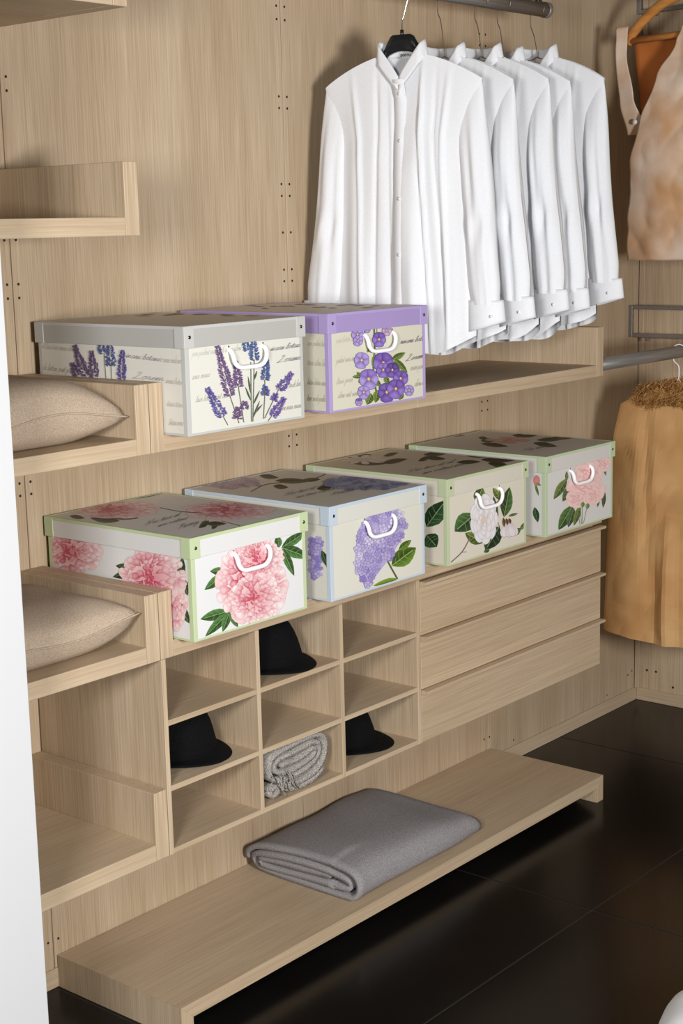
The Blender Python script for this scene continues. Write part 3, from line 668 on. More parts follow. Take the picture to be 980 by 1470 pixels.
for a in ((561, 517, 581, 506, 9), (565, 515, 584, 535, 9), (562, 518, 573, 532, 6), (537, 508, 535, 530, 7), (518, 540, 505, 541, 6), (518, 540, 511, 534, 5), (518, 543, 514, 550, 5), (532, 565, 526, 581, 12), (541, 560, 538, 578, 11), (536, 545, 546, 555, 8), (531, 497, 526, 506, 5), (552, 540, 556, 552, 8), (578, 565, 572, 574, 6)): pf.leaf(*a, G1)
V1, V2, V3 = (112, 82, 176), (140, 112, 204), (172, 152, 222)
for x, y, r, c1, c2, an in ((512, 480, 9, V3, V3, 0), (513, 489, 7, V3, V3, .4), (526, 472, 5, (120, 100, 100), V3, 0), (554, 474, 7, V3, (196, 170, 200), 0), (543, 487, 10, V1, V2, 0), (518, 517, 11, V3, V3, .2), (549, 521, 15, V1, V2, 0), (549, 531, 10, V2, V2, 0), (562, 531, 10, (86, 58, 140), V1, .2), (528, 544, 14, V2, V3, -.1), (574, 543, 11, V1, V2, .2),
                            (521, 563, 9, V3, V3, 0), (586, 560, 7, V3, V3, 0), (554, 563, 13, V1, V1, 0), (567, 558, 13, V1, V2, .2), (514, 577, 5, V1, V3, 0)): pansy(pf, x, y, r, c1, c2, an)
pf.text('rinaru botan', 573, 494, 611, 488, (1.1, -4.2), .42, (146, 138, 146)); pf.text('Lorem', 580, 519, 608, 513, (1.3, -4.4), .42, (126, 118, 130)); pf.text('Tom al', 581, 467, 607, 464, (.9, -3.2), .42, (150, 142, 146)); pf.build('flower_print')
pl.build('flower_print')
for i in range(16):
    rng = random.Random(i+60); x = 350+i*12; y = 440+rng.uniform(-3, 3)
    pt.leaf(x, y, x+rng.uniform(10, 26), y+rng.uniform(-.8, .8), 1.8, rng.choice([(160, 140, 110), (150, 136, 160)]), vein=False)
pt.build('lid_print', lid)

# ------------------------------------------------------------------ pillows
def pillow(cx, cy, cz, hx, hy, up, dn, label, rz, seed, tilt=0):
    t = empty('pillow', (cx, cy, cz), label, 'pillow', 'beige linen pillows on the short shelves', rz)
    N = 36; rng = random.Random(seed); V = []; Fc = []
    def f(a, b):
        e = (1-abs(a)**3.2)*(1-abs(b)**3.2); return max(0, e)**.46
    def xy(a, b):                       # edges bow in between the corners
        return (hx*a*(1-.10*(1-a*a*b*b)*(1-b*b)*abs(a)), hy*b*(1-.10*(1-a*a)*abs(b)))
    def edge_z(a, b): return dn + .012*math.sin(3*a+seed)*abs(b)+tilt*a
    for top in (1, 0):
        for j in range(N+1):
            for i in range(N+1):
                a, b = -1+2*i/N, -1+2*j/N; x, y = xy(a, b); h = f(a, b)
                p = Vector((x*7+seed, y*7, 0)); w_ = noise.noise(p)*.010*h
                z = edge_z(a, b)*(1) + (up*h+w_ if top else -(dn-.001+tilt*a+.012*math.sin(3*a+seed)*abs(b))*min(1, h*1.25))
                V.append((x, y, max(z, .0005)))
    K = (N+1)**2
    for s in (0, 1):
        for j in range(N):
            for i in range(N):
                q = [s*K+j*(N+1)+i, s*K+j*(N+1)+i+1, s*K+(j+1)*(N+1)+i+1, s*K+(j+1)*(N+1)+i]
                Fc.append(tuple(q if s == 0 else q[::-1]))
    mesh('cover', V, Fc, M['linen'], t, True)
    path = []
    for a, b in [(-1+2*i/N, -1) for i in range(N)] + [(1, -1+2*i/N) for i in range(N)] + [(1-2*i/N, 1) for i in range(N)] + [(-1, 1-2*i/N) for i in range(N+1)]:
        x, y = xy(a, b); path.append((x, y, edge_z(a, b)))
    tube('seam_piping', path, .0022, M['linen'], t, 6)
    return t
pillow(-.268, -.222, Z_US, .212, .212, .085, .060, 'plump beige linen pillow beside the lavender box', 0, 1)
pillow(-.268, -.230, Z_LS, .212, .212, .060, .062, 'flatter beige linen pillow beside the peony box', 0, 4, .012)

# ------------------------------------------------------------------ hats
def hat(cx, cy, cz, label, rz, lean, A=.146, B=.126):
    """long axis of the brim along local x; A, B half length and width of the brim"""
    t = empty('felt_hat', (cx, cy, cz), label, 'hat', 'black felt hats in the cubbyholes', rz)
    n = 48
    def ring(rx, ry, z, ox=0): return [(rx*math.cos(2*PI*k/n)+ox, ry*math.sin(2*PI*k/n), z) for k in range(n)]
    V = []; Fc = []
    prof = [(.104, .094, .014, 0), (.102, .092, .028, 0), (.100, .090, .044, 0), (.097, .086, .066, lean*.25), (.092, .079, .088, lean*.5), (.085, .069, .108, lean*.8), (.077, .058, .122, lean), (.066, .046, .131, lean), (.052, .033, .134, lean), (.036, .017, .126, lean)]
    for rx, ry, z, ox in prof: V += ring(rx, ry, z, ox)
    m = len(prof); V.append((lean, 0, .118))
    # pinches at the front of the crown
    for i in range(3, m):
        for k in range(n):
            x, y, z = V[i*n+k]; q = (i-2)/(m-3)
            f = max(0, (x-lean)/.09-.25); V[i*n+k] = (x, y*(1-.35*f*q), z)
    for i in range(m-1):
        for k in range(n): Fc.append((i*n+k, i*n+(k+1) % n, (i+1)*n+(k+1) % n, (i+1)*n+k))
    for k in range(n): Fc.append(((m-1)*n+k, (m-1)*n+(k+1) % n, m*n))
    mesh('crown', V, Fc, M['felt'], t, True)
    V = []; Fc = []
    pb = [(0, .016), (.3, .013), (.6, .011), (.92, .010), (1, .0075), (.95, .005), (.6, .006), (.25, .008), (-.05, .010)]
    for f, z in pb:
        for k in range(n):
            a = 2*PI*k/n; lift = .010*max(0, f)*math.sin(a)**2-.004*max(0, f)*max(0, math.cos(a))
            V.append(((.104+(A-.104)*f)*math.cos(a), (.094+(B-.094)*f)*math.sin(a), max(.0006, z+lift-.004*max(0, f))))
    for i in range(len(pb)-1):
        for k in range(n): Fc.append((i*n+k, i*n+(k+1) % n, (i+1)*n+(k+1) % n, (i+1)*n+k))
    mesh('brim', V, Fc, M['felt'], t, True)
    V = []; Fc = []
    for rx, ry, z in ((.1048, .0948, .016), (.1052, .0952, .018), (.1012, .0912, .040), (.1005, .0905, .041)): V += ring(rx, ry, z)
    for i in range(3):
        for k in range(n): Fc.append((i*n+k, i*n+(k+1) % n, (i+1)*n+(k+1) % n, (i+1)*n+k))
    mesh('ribbon_band', V, Fc, M['felt_band'], t, True)
hat(.470, -.312, ZB[2]+T, 'black felt hat in the top middle cubbyhole below the peony box', -.88, -.014, .140)
hat(.168, -.296, ZB[1]+T, 'black felt hat in the middle row cubbyhole above an empty one', -.88, -.006, .140)
hat(.790, -.288, ZB[0]+T, 'black felt hat in the bottom row cubbyhole beside the rolled scarf', -.70, -.016, .156)

# ------------------------------------------------------------------ folded cloth built from its folded cross-section
def ribbon(name, pts, thick, a0, a1, axis, mat, parent, nseg=14, wob=.004, seed=0, taper=None):
    """pts: cross-section centre line (p, z); swept from a0 to a1 along axis ('x' sweeps x with p=y, 'y' sweeps y with p=x)"""
    sm = catmull([(p, z, 0) for p, z in pts], 6); L = []; R_ = []
    for i, c in enumerate(sm):
        d = (sm[min(i+1, len(sm)-1)]-sm[max(i-1, 0)]).normalized(); n = Vector((-d.y, d.x, 0))
        L.append(c+n*thick/2); R_.append(c-n*thick/2)
    loop = L+R_[::-1]; n = len(loop); V = []; Fc = []
    for j in range(nseg+1):
        s = j/nseg; a = a0+(a1-a0)*s
        for i, c in enumerate(loop):
            k = i if i < len(sm) else n-1-i
            q = Vector((k*.06+seed, s*3, seed)); e = 1 if 0 < j < nseg else 1.6
            dp, dz = noise.noise(q)*wob, noise.noise(q+Vector((9, 4, 2)))*wob*.6
            ad = noise.noise(Vector((k*.05, seed+5, j)))*wob*1.2 if j in (0, nseg) else 0
            p = c.x+dp; z = c.y+dz
            if taper: p, z = taper(p, z, s)
            z = max(z, .0006)
            V.append((a+ad, p, z) if axis == 'x' else (p, a+ad, z))
    for j in range(nseg):
        for i in range(n): Fc.append((j*n+i, j*n+(i+1) % n, (j+1)*n+(i+1) % n, (j+1)*n+i))
    h = len(sm)
    for j, fl in ((0, 0), (nseg, 1)):
        for i in range(h-1):
            q = (j*n+i, j*n+i+1, j*n+n-2-i, j*n+n-1-i); Fc.append(q if fl else q[::-1])
    return mesh(name, V, Fc, mat, parent, True)
# blanket on the bench: p runs from front (0) to back
bl = empty('folded_blanket', (.70, -.433, bz), 'folded grey wool blanket lying on the low bench', 'blanket', None, .03)
D0 = .412
def tap(p, z, s):
    k = 1-.10*max(0, s-.75)/.25-.25*max(0, s-.93)/.07
    bulge = 1-.12*s
    hump = 1.22+.16*math.sin(PI*min(1, max(0, p/D0)))*math.sin(PI*(.15+.8*s))
    return p+.012*s*(1-p/D0)+.010*math.sin(5*s+1)*(1 if p < .1 else -.6), z*k*bulge*hump+.004*math.sin(3*s+p*12)*min(1, z/.04)
ribbon('cloth', [(.10, .040), (.2, .038), (.3, .040), (.362, .036), (.370, .027), (.355, .020), (.22, .021), (.1, .021), (.045, .022), (.034, .033), (.05, .047), (.15, .053), (.28, .056), (.375, .050), (.396, .032), (.385, .012), (.35, .0085), (.2, .008), (.06, .008),
               (.015, .011), (.004, .032), (.018, .056), (.06, .067), (.16, .071), (.28, .072), (.37, .067), (.405, .050), (.413, .030)], .0125, 0, .60, 'x', M['wool'], bl, 26, .010, 3, tap)
# scarf rolled in the bottom middle cubbyhole
sf = empty('rolled_scarf', (.327, FR+.012, ZB[0]+T), 'rolled grey knitted scarf with fringe in a cubbyhole', 'scarf')
ribbon('knitted_roll', [(.078, .082), (.10, .083), (.13, .080), (.165, .086), (.190, .094), (.205, .088), (.196, .074), (.165, .066), (.125, .060), (.085, .062), (.058, .072), (.052, .090), (.072, .101), (.115, .103), (.165, .108), (.205, .110), (.224, .094), (.215, .070), (.180, .052),
                        (.130, .044), (.08, .044), (.045, .056), (.034, .085), (.050, .112), (.10, .121), (.165, .127), (.22, .124), (.246, .100), (.240, .062), (.205, .032), (.150, .022), (.10, .024), (.075, .022), (.06, .016), (.04, .014), (.03, .028), (.06, .032),
                        (.11, .012), (.18, .012), (.235, .030)], .0115, 0, .30, 'y', M['knit'], sf, 10, .004, 8)
rng = random.Random(2)
for k in range(12):
    x0, z0 = .035+.006*k+rng.uniform(-.004, .004), .062+rng.uniform(-.008, .006); d = rng.uniform(-.035, .035); l = rng.uniform(.03, .055)
    tube('fringe', catmull([(x0+d*.1, -.002, z0), (x0+d*.3, -.010, z0-.2*l), (x0+d*.8, -.011, z0-.7*l), (x0+d+.01, -.009, max(.004, z0-l))], 4), .0016, M['knit'], sf, 5)

# ------------------------------------------------------------------ shirts and hangers
def hook_path(top, r, n=14, side=1):
    """hanger hook over the rail in the plane across it; local coordinates with the rail centre at (0, 0, top)"""
    pts = [(side*r*math.cos(a), 0, top+r*math.sin(a)) for a in [(-35+i*250/n)*PI/180 for i in range(n+1)]]
    return pts
def shirt(cx, cy, zs, phi, label, seed, front=False, group='white shirts on the rail'):
    """zs = height of the collar seam; local x runs to the viewer's right, y away from the viewer"""
    H = .815; z0 = zs-H
    t = empty('white_shirt', (cx, cy, z0), label, 'shirt', group, phi)
    rng = random.Random(seed); ph = [rng.uniform(0, 6.28) for _ in range(9)]
    NA, NB = 84, 50
    nk = .070                                              # half width of the neck
    def top(a, fr):
        x = abs(a)*.226
        if x < nk: return (H-.006-.072*(1-x/nk)**.9) if fr else H-.004-.006*(1-x/nk)
        u = (x-nk)/(.226-nk); return H-.006-.040*u-.030*u*u
    def hem(a, fr): return (.010 if fr else 0)+.060*abs(a)**3+(.010*math.sin(2*a+ph[0]))+.004*math.sin(9*a+ph[5])
    def width(b): return .226-.030*min(1, b*4)+.004*b+.006*math.sin(5*b+ph[1])*min(1, b*4)
    def fold(a, b, fr):
        am = .0095*min(1, b*1.4)
        fo = am*(math.sin(8*a+1.5*b+ph[2])*.7+math.sin(15*a-2*b+ph[3])*.45+.2*math.sin(26*a+1.2*b+ph[4])) + .009*noise.noise(Vector((a*3+seed, b*2.5, fr*5.)))*min(1, b*3)
        for c0, c1, w_, h_ in ((.28, .14, .020, -.012), (-.30, -.12, .026, .008), (.62, .02, .028, -.011), (-.64, .08, .026, -.010), (-.12, .02, .02, -.006), (.46, .18, .022, .007)):   # creases falling from the shoulders
            fo += h_*math.exp(-((a-c0-c1*b)/w_)**2)*min(1, b*6)
        return fo*max(0, 1-abs(a)**4)
    def depth(a, b): return (.012+.026*min(1, b*3))*max(0, 1-abs(a)**2.5)**.6+.004
    for fr in (1, 0):
        V = []; Fc = []
        for j in range(NB+1):
            b = j/NB
            for i in range(NA+1):
                a = -1+2*i/NA; z = top(a, fr)+(hem(a, fr)-top(a, fr))*b
                V.append((a*width(b), (-1 if fr else 1)*depth(a, b)+fold(a, b, fr), z))
        for j in range(NB):
            for i in range(NA):
                q = [j*(NA+1)+i, j*(NA+1)+i+1, (j+1)*(NA+1)+i+1, (j+1)*(NA+1)+i]
                Fc.append(tuple(q[::-1] if fr else q))
        mesh('front_panel' if fr else 'back_panel', V, Fc, M['shirt'], t, True)
    for sd in (-1, 1):
        n = 44; m = 36; V = []; Fc = []; p2 = rng.uniform(0, 6); en_o = .282 if sd > 0 else .300; ze = .150
        def ctr(u):
            o = .224+(en_o-.224)*u**.9+.004*math.sin(6*u+p2)*min(1, u*4); i_ = .150+.036*u
            return (o+i_)/2, (o-i_)/2
        for j in range(m+1):
            u = j/m; c, hw = ctr(u); c *= sd
            zc = (H-.115)+(ze-(H-.115))*u; th = .007+.030*math.sin(PI*.5*min(1, u*2.6))*(1-.18*u); yc = -.006*u*(1 if sd > 0 else 0)
            if u > .9: hw -= .008*(u-.9)/.1
            for k in range(n):
                a = 2*PI*k/n; ca, sa = math.cos(a)*sd, math.sin(a)
                pl = min(1, u*2.5)*(math.sin(4*a+2*u+p2)*.10+math.sin(7*a-2.5*u+p2*2)*.10+math.sin(12*a+3*u)*.05)+.16*max(0, u-.72)*math.sin(15*a+p2)
                el = .016*max(0, 1-abs(u-.62)/.12)*math.sin(5*a+9*u)*.5
                x = c+hw*math.cos(a); y = yc+(th*(1+3.0*pl*.5)+el)*sa + .006*pl*4*min(1, u*2)
                z = zc+.040*ca*max(0, 1-u*3.0)
                V.append((x, y, z))
        for j in range(m):
            for k in range(n): Fc.append((j*n+k, j*n+(k+1) % n, (j+1)*n+(k+1) % n, (j+1)*n+k))
        Fc.append(tuple(range(n))[::-1])
        s_ = mesh('sleeve', V, Fc, M['shirt'], t, True)
        c, hw = ctr(1); c *= sd; V = []; Fc = []; mm = 6
        for j in range(mm+1):
            u = j/mm; zc = ze+.012-.072*u; yc = -.006*(1 if sd > 0 else 0)
            for k in range(n):
                a = 2*PI*k/n; f = 1+.05*math.sin(2*a+p2)
                V.append((c+sd*.004*u+(hw+.002+.002*u)*math.cos(a)*f, yc+(.026+.005*u)*math.sin(a)*f, zc+.014*math.cos(a)*sd*u))
        for j in range(mm):
            for k in range(n): Fc.append((j*n+k, j*n+(k+1) % n, (j+1)*n+(k+1) % n, (j+1)*n+k))
        mesh('cuff', V, Fc, M['shirt'], s_, True, solid=.0016)
        vb, fb = tube_geo([(c+sd*.024, -.032, ze-.030), (c+sd*.024, -.0365, ze-.030)], .0045, 10); mesh('cuff_button', vb, fb, M['button'], s_, True)
    # band collar, open in front in a V
    V = []; Fc = []; n = 48; rows = 5
    for j in range(rows+1):
        u = j/rows
        for k in range(n+1):
            a = -PI/2+2*PI*k/n
            fr = .5*(1+math.cos(a+PI/2))
            x = (nk+.003-.008*u)*math.cos(a); y = .030*math.sin(a)
            q = abs(x)/nk
            if math.sin(a) < 0:                         # front half: straight edges falling to the V
                zb = H-.012-.086*(1-min(1, q))**.9; zt_ = H-.062+.098*min(1, q)**.9
                y = -.030*(1-.25*min(1, q)**2)*min(1, (1.02-min(1, q))*6)-.004*(1-u)
            else: zb, zt_ = H-.006, H+.036-.010*math.sin(a)
            hgt = zt_-zb
            V.append((x, y, zb+hgt*u))
    for j in range(rows):
        for k in range(n): Fc.append((j*(n+1)+k, j*(n+1)+k+1, (j+1)*(n+1)+k+1, (j+1)*(n+1)+k))
    mesh('collar', V, Fc, M['shirt'], t, True, solid=.0022)
    V = []; Fc = []; m = 44
    def fy(b): return -depth(0, b)+fold(0, b, 1)
    for j in range(m+1):
        b = j/m; z = top(0, 1)+.010*(1-b)+(hem(0, 1)-top(0, 1))*b; y = min(fy(b), -.034*(1-b*6) if b < .16 else 0)-.0032
        for x in (-.0165, -.016, .016, .0165):
            V.append((x+.004*math.sin(4*b+ph[6]), y+(.003 if abs(x) > .0162 else 0)+.003*noise.noise(Vector((x*20, b*9, 2))), z))
    for j in range(m):
        for k in range(3): Fc.append((j*4+k, j*4+k+1, (j+1)*4+k+1, (j+1)*4+k))
    pk = mesh('button_placket', V, Fc, M['shirt'], t, True)
    for b in (.05, .22, .43, .635, .83):
        z = top(0, 1)+.010*(1-b)+(hem(0, 1)-top(0, 1))*b; yy = min(fy(b), -.034*(1-b*6) if b < .16 else 0)-.003; xx = .004*math.sin(4*b+ph[6])
        vb, fb = tube_geo([(xx, yy, z), (xx, yy-.0038, z)], .0052, 12); mesh('button', vb, fb, M['button'], pk, True)
    if front:
        y1, zl = .0268, H-.004
        lb = mesh('neck_label', [(-.017, y1, zl-.014), (.015, y1, zl-.014), (.015, y1, zl+.013), (-.017, y1, zl+.013)], [(0, 1, 2, 3)], M['label_white'], t, solid=.0006)
        cu = bpy.data.curves.new('txt', 'FONT'); cu.body = 'porro'; cu.size = .0125; cu.offset = .0004; cu.align_x = 'CENTER'
        to = bpy.data.objects.new('label_text', cu); COL.objects.link(to)
        me = bpy.data.meshes.new_from_object(to); bpy.data.objects.remove(to)
        me.transform(Matrix.Translation((-.001, y1-.0008, zl+.0005)) @ Matrix.Rotation(PI/2, 4, 'X')); link('label_text', me, M['ink'], lb)
        mesh('label_line', [(-.010, y1-.0008, zl-.0072), (.009, y1-.0008, zl-.0072), (.009, y1-.0008, zl-.0050), (-.010, y1-.0008, zl-.0050)], [(0, 1, 2, 3)], M['ink2'], lb)
    return t
def wire_hanger(cx, cy, zs, phi, label, seed):
    t = empty('wire_hanger', (cx, cy, zs-.03), label, 'hanger', 'wire hangers under the rail', phi)
    top = RZ-(zs-.03); k = (random.Random(seed).uniform(-.01, .01))
    hk = hook_path(top, .0255, 14, 1)                       # over the rail, ends at the back side
    p = hk[::-1][:0]
    end = hk[-1]
    path = hk + [(end[0]*.95, 0, top-.05), (-.010, 0, top-.075), (0, 0, .052), (.001, 0, .030)]
    tube('hook', catmull(path, 4), .0014, M['wire'], t, 6)
    w_ = [(0, 0, .033), (-.012, 0, .026), (-.05, 0, .020), (-.070, 0, .004), (-.178, 0, -.044), (-.184, 0, -.050), (-.178, 0, -.056), (0, 0, -.058)]
    w_ = w_ + [(-x, y, z) for x, y, z in w_[-2::-1]]
    tube('shoulder_wire', catmull(w_, 4), .0014, M['wire'], t, 6)
S1 = on(577, 68, 1, RY); phi1 = math.atan2(-.964, .268)
shirt(S1.x, RY, S1.z-.017, phi1, 'white band-collar shirt on black hanger, foremost on the rail', 3, True)
# black plastic hanger of the first shirt
zb_ = S1.z-.03
hg = empty('plastic_hanger', (S1.x, RY, zb_), 'black plastic hanger inside the foremost white shirt', 'hanger', None, phi1)
V = []; Fc = []; n = 44
for i in range(n+1):
    a = -1+2*i/n; x = a*.180; q = abs(x)
    base = (S1.z-.017)-zb_ - .012                       # just under the shirt's shoulder line
    zt = base-.020-.34*max(0, q-.07) if q > .07 else base-.020+.082*min(1, ((.07-q)/.040))**.8
    hh = .034 if q < .07 else .034-.12*(q-.07)
    lo = zt-hh if q > .05 else min(zt-.03, base+.004+.016*(1-(q/.05)**2))
    for y, z in ((-.007, zt-.006), (-.003, zt), (.005, zt), (.009, zt-.006), (.007, lo), (-.006, lo)): V.append((x, y, z))
for i in range(n):
    for k in range(6): Fc.append((i*6+k, i*6+(k+1) % 6, (i+1)*6+(k+1) % 6, (i+1)*6+k))
Fc += [tuple(range(6)), tuple(n*6+k for k in range(6))[::-1]]
mesh('shoulder_bar', V, Fc, M['black_plastic'], hg, True)
zk = (S1.z-.017)-zb_+.050
tube('hook_socket', [(0, 0, zk-.006), (0, 0, zk+.012)], .005, M['black_plastic'], hg, 10)
top = RZ-zb_; hk = hook_path(top, .0265, 14, 1)
tube('hook', catmull([(0, 0, zk+.004), (0, 0, zk+.034), (.004, 0, zk+.042), (.021, 0, top-.026)] + hk[1:], 4), .0023, M['chrome'], hg, 8)
for (hx_, hy_), (ux, uy), lab, sd in (((637, 55), (737, 112), 'second white shirt behind the foremost one, on a wire hanger', 14), ((690, 65), (795, 112), 'third white shirt on the rail, on a wire hanger', 25),
                                      ((722, 70), (817, 115), 'fourth white shirt on the rail, next to the last one', 36), ((770, 80), (862, 110), 'last white shirt on the rail, beside the pale paper vest', 47)):
    h_ = on(hx_, hy_, 1, RY); s_ = on(ux, uy, 1, -.53)
    ang = -PI/2 + {14: .03, 25: .02, 36: .02, 47: .05}[sd]
    zs = s_.z+.072
    shirt(h_.x, RY, zs, ang, lab, sd)
    wire_hanger(h_.x, RY, zs, ang, lab.replace('white shirt', 'wire hanger, inside the white shirt').split(' on a')[0].replace(', inside the white shirt behind', ' inside the shirt behind') if False else
                {14: 'thin wire hanger of the second shirt on the rail', 25: 'thin wire hanger of the third shirt on the rail', 36: 'thin wire hanger of the fourth shirt on the rail', 47: 'thin wire hanger of the last shirt on the rail'}[sd], sd)

# ------------------------------------------------------------------ paper coat with raffia collar
def crumple(p, s):
    v = 0
    for k, (f, a) in enumerate(((2.4, 1), (5.0, .5), (11, .32))):
        v += a*(1-2*abs(noise.noise(Vector(p)*f+Vector((s+k*7, 0, 0)))))
    return v
XC, YC = 2.47, -.425
ct = empty('paper_coat', (XC, YC, .42), 'brown kraft paper coat with curly raffia collar', 'coat', None, -PI/2)
zh = .90
def coat_half(a, side):
    pass
NA, NB = 40, 44
for fr in (1, 0):
    V = []; Fc = []
    for j in range(NB+1):
        b = j/NB
        for i in range(NA+1):
            a = -1+2*i/NA
            wd = .225+.02*min(1, b*8)+.035*b
            zt = zh-.002-.075*abs(a)**1.6-(.03 if abs(a) > .97 else 0)
            x = a*wd; z = zt+(.0+.012*a*a-zt)*b
            d = (.03+.055*min(1, b*2.5))*max(0, 1-abs(a)**3)**.5+.004
            cr = crumple((x*1.0, fr*3, z*.8), 2.0)*.013*min(1, b*5)*max(.0, 1-abs(a)**6)
            if fr: cr += -.030*max(0, 1-abs(a-.02)/.16)*max(0, min(1, (b-.45)*4)) + .022*max(0, 1-abs(a+.42-.25*b)/.14)*max(0, min(1, b*3))*max(0, 1-b)
            V.append((x, (-1 if fr else 1)*d+cr, z))
    for j in range(NB):
        for i in range(NA):
            q = (j*(NA+1)+i, j*(NA+1)+i+1, (j+1)*(NA+1)+i+1, (j+1)*(NA+1)+i); Fc.append(q[::-1] if fr else q)
    mesh('front_panel' if fr else 'back_panel', V, Fc, M['coat'], ct, False)
# sleeves stumps folded against the sides
for sd in (-1, 1):
    V = []; Fc = []; n = 18; m = 16
    for j in range(m+1):
        u = j/m
        for k in range(n):
            a = 2*PI*k/n; r = .036+.010*u
            p = Vector((sd*(.215+.028*u)+r*.55*math.cos(a), .012+r*.9*math.sin(a), zh-.085-.50*u+.045*(-sd*math.cos(a))*max(0, 1-2*u)))
            p += Vector((1, .6, 0))*crumple((p.x, p.y, p.z), 5)*.006
            V.append(p)
    for j in range(m):
        for k in range(n): Fc.append((j*n+k, j*n+(k+1) % n, (j+1)*n+(k+1) % n, (j+1)*n+k))
    Fc.append(tuple(range(n))[::-1])
    mesh('sleeve', V, Fc, M['coat'], ct, False)
rng = random.Random(7); parts = []
for k in range(2200):
    a = rng.uniform(0, 2*PI); th = rng.uniform(0, 2*PI); R0, r0 = .084, .052*rng.uniform(.6, 1)
    c = Vector(((R0+r0*math.cos(th))*math.cos(a)*1.25, (R0+r0*math.cos(th))*math.sin(a)*.75, zh-.012+r0*.85*math.sin(th)-.03*abs(math.cos(a))))
    d = Vector((rng.gauss(0, 1), rng.gauss(0, 1), rng.gauss(0, 1))).normalized(); e = d.orthogonal().normalized(); l = rng.uniform(.008, .016)
    pth = [c+d*l*(q-1.5)*.5+e*l*.5*math.sin(q*1.9+k) for q in range(5)]
    parts.append(tube_geo(pth, .0011, 3, cap=False))
V, Fc = merge(parts); tag(mesh('raffia_collar', V, Fc, M['raffia'], ct, False), 'curly tan raffia collar', kind='stuff')
# its wire hanger
hg = empty('wire_hanger', (XC, YC, 1.28), 'white wire hook over the dark rail above the raffia collar', 'hanger', None, -PI/2)
zr = 1.436-1.28
tube('hook', catmull(hook_path(zr, .026, 14, 1) + [(-.018, 0, zr-.032), (0, 0, zr-.05), (0, 0, zr-.10)], 4), .0019, M['handle'], hg, 8)
tube('shoulder_wire', catmull([(0, 0, zr-.09), (-.03, 0, zr-.13), (-.09, 0, zr-.17), (0, 0, zr-.175), (.09, 0, zr-.17), (.03, 0, zr-.13), (0, 0, zr-.09)], 4), .0019, M['handle'], hg, 6)

# ------------------------------------------------------------------ paper vest on a wooden hanger
XV, YV = 2.50, -.415
def vx(u, v): # picture position on the vest's plane as local (x, z)
    p = on(u, v, 0, XV); return (YV-p.y, p.z-1.745)
vt = empty('paper_vest', (XV, YV, 1.745), 'pale crumpled paper vest on a wooden hanger', 'vest', None, -PI/2)
def sheet(name, left, right, zs_, yfun, mat, parent, NA=24, NB=50, seed=1, amp=.012, solid=.0015):
    """left / right: lists of (z, x) of the outline; the sheet fills between them"""
    def ip(l, z):
        l = sorted(l)
        if z <= l[0][0]: return l[0][1]
        for (a, xa), (b, xb) in zip(l[:-1], l[1:]):
            if z <= b:
                t_ = (z-a)/(b-a); t_ = t_*t_*(3-2*t_); return xa+(xb-xa)*t_
        return l[-1][1]
    V = []; Fc = []
    for j in range(NB+1):
        z = zs_[0]+(zs_[1]-zs_[0])*j/NB
        for i in range(NA+1):
            a = i/NA; x = ip(left, z)*(1-a)+ip(right, z)*a
            V.append((x, yfun(x, z)+crumple((x, seed, z*.9), seed)*amp, z))
    for j in range(NB):
        for i in range(NA): Fc.append((j*(NA+1)+i, j*(NA+1)+i+1, (j+1)*(NA+1)+i+1, (j+1)*(NA+1)+i))
    return mesh(name, V, Fc, mat, parent, True, solid=solid)
def pz(l): return [(vx(u, v)[1], vx(u, v)[0]) for u, v in l]
HZ = 2.51-1.745
lft_b = pz([(906, 372), (912, 270), (905, 150), (895, 50)])
sheet('back_panel', lft_b, [(0, .27), (.35, .20), (.5, .20), (HZ, .22)], (.0, HZ-.01), lambda x, z: .062-.10*x*x, M['vest_in'], vt, seed=3)
# left front: a strap from the shoulder down to the button
zA, zB_ = vx(900, 195)[1], vx(895, 40)[1]
sheet('strap', pz([(906, 195), (900, 150), (893, 60), (891, 40)]), pz([(933, 185), (920, 140), (909, 70), (908, 40)]), (zA, zB_), lambda x, z: -.035-.03*math.sin(PI*min(1, max(0, (z-zA)/(zB_-zA)))), M['vest'], vt, 10, 40, 5, .006)
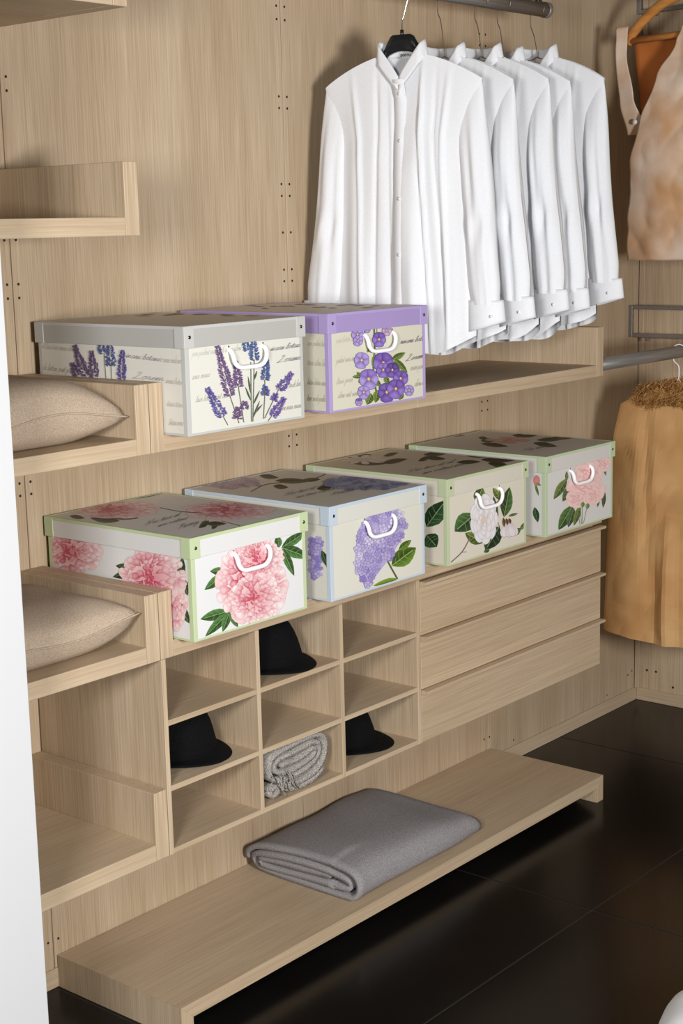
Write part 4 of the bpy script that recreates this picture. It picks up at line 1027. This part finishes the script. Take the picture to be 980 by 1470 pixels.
# right front: the wrapped panel bulging across the chest
sheet('front_panel', pz([(906, 370), (910, 320), (915, 270), (917, 235), (930, 185), (955, 110), (978, 60), (985, 40)]), [(0, .265), (.3, .215), (.5, .20), (HZ, .22)], (.0, HZ-.005), lambda x, z: -.060-.05*math.sin(PI*min(1, max(0, z/.75)))*(1-((x-.02)/.30)**2), M['vest'], vt, 60, 90, 9, .022)
bp = vx(923, 176); vb, fb = tube_geo([(bp[0], -.055, bp[1]), (bp[0], -.062, bp[1])], .009, 14); mesh('button', vb, fb, M['button'], vt, True)
wh = empty('wooden_hanger', (XV, YV, 1.745+HZ-.03), 'tan wooden hanger with lower bar holding the pale vest', 'hanger', None, -PI/2)
arch = [(-.218, 0, -.012), (-.20, 0, .018), (-.15, 0, .065), (-.09, 0, .105), (-.03, 0, .125), (0, 0, .128)]; arch += [(-x, y, z) for x, y, z in arch[-2::-1]]
tube('shoulder_bar', catmull(arch, 5), .017, M['tan_wood'], wh, 12, .75)
tube('trouser_bar', [(-.212, 0, -.004), (.212, 0, .010)], .011, M['tan_wood'], wh, 10)
tube('hook', catmull([(0, 0, .12), (0, 0, .18), (.02, 0, .2), (.028, 0, .225), (0, 0, .25), (-.028, 0, .225)], 5), .0025, M['chrome'], wh, 8)
rail3 = empty('clothes_rail', (2.4, YV, 2.735), 'high steel clothes rail of the wooden hanger', 'rail')
tube('rod', [(1.9325, YV, 2.735), (2.9125, YV, 2.735)], .019, M['steel'], rail3, 20, world=True)

# ------------------------------------------------------------------ white fabric bundle on the floor near the bottom edge of the view
_w = on(972, 1462, 2, .12)+Vector((.64, -.77, 0))*.262-Vector((.765, .644, 0))*.135
wb = empty('white_cushion', (_w.x, _w.y, 0), 'white fabric floor cushion lying on the black tiles', 'cushion')
V = []; Fc = []; n = 48; m = 22
for j in range(m+1):
    u = j/m; ph_ = -PI/2+PI*u
    for k in range(n):
        a = 2*PI*k/n; r = .33*math.cos(ph_)**.55 if 0 < j < m else 0
        z = .10+.10*math.sin(ph_); f = 1+.025*math.sin(4*a+1)*math.cos(ph_)+.010*math.sin(9*a+2*u)
        V.append((r*math.cos(a)*f, r*math.sin(a)*f, z+.012*noise.noise(Vector((r*math.cos(a)*8, r*math.sin(a)*8, z*8)))*math.sin(PI*u)))
for j in range(m):
    for k in range(n): Fc.append((j*n+k, j*n+(k+1) % n, (j+1)*n+(k+1) % n, (j+1)*n+k))
mesh('cover', V, Fc, M['white_cloth'], wb, True)
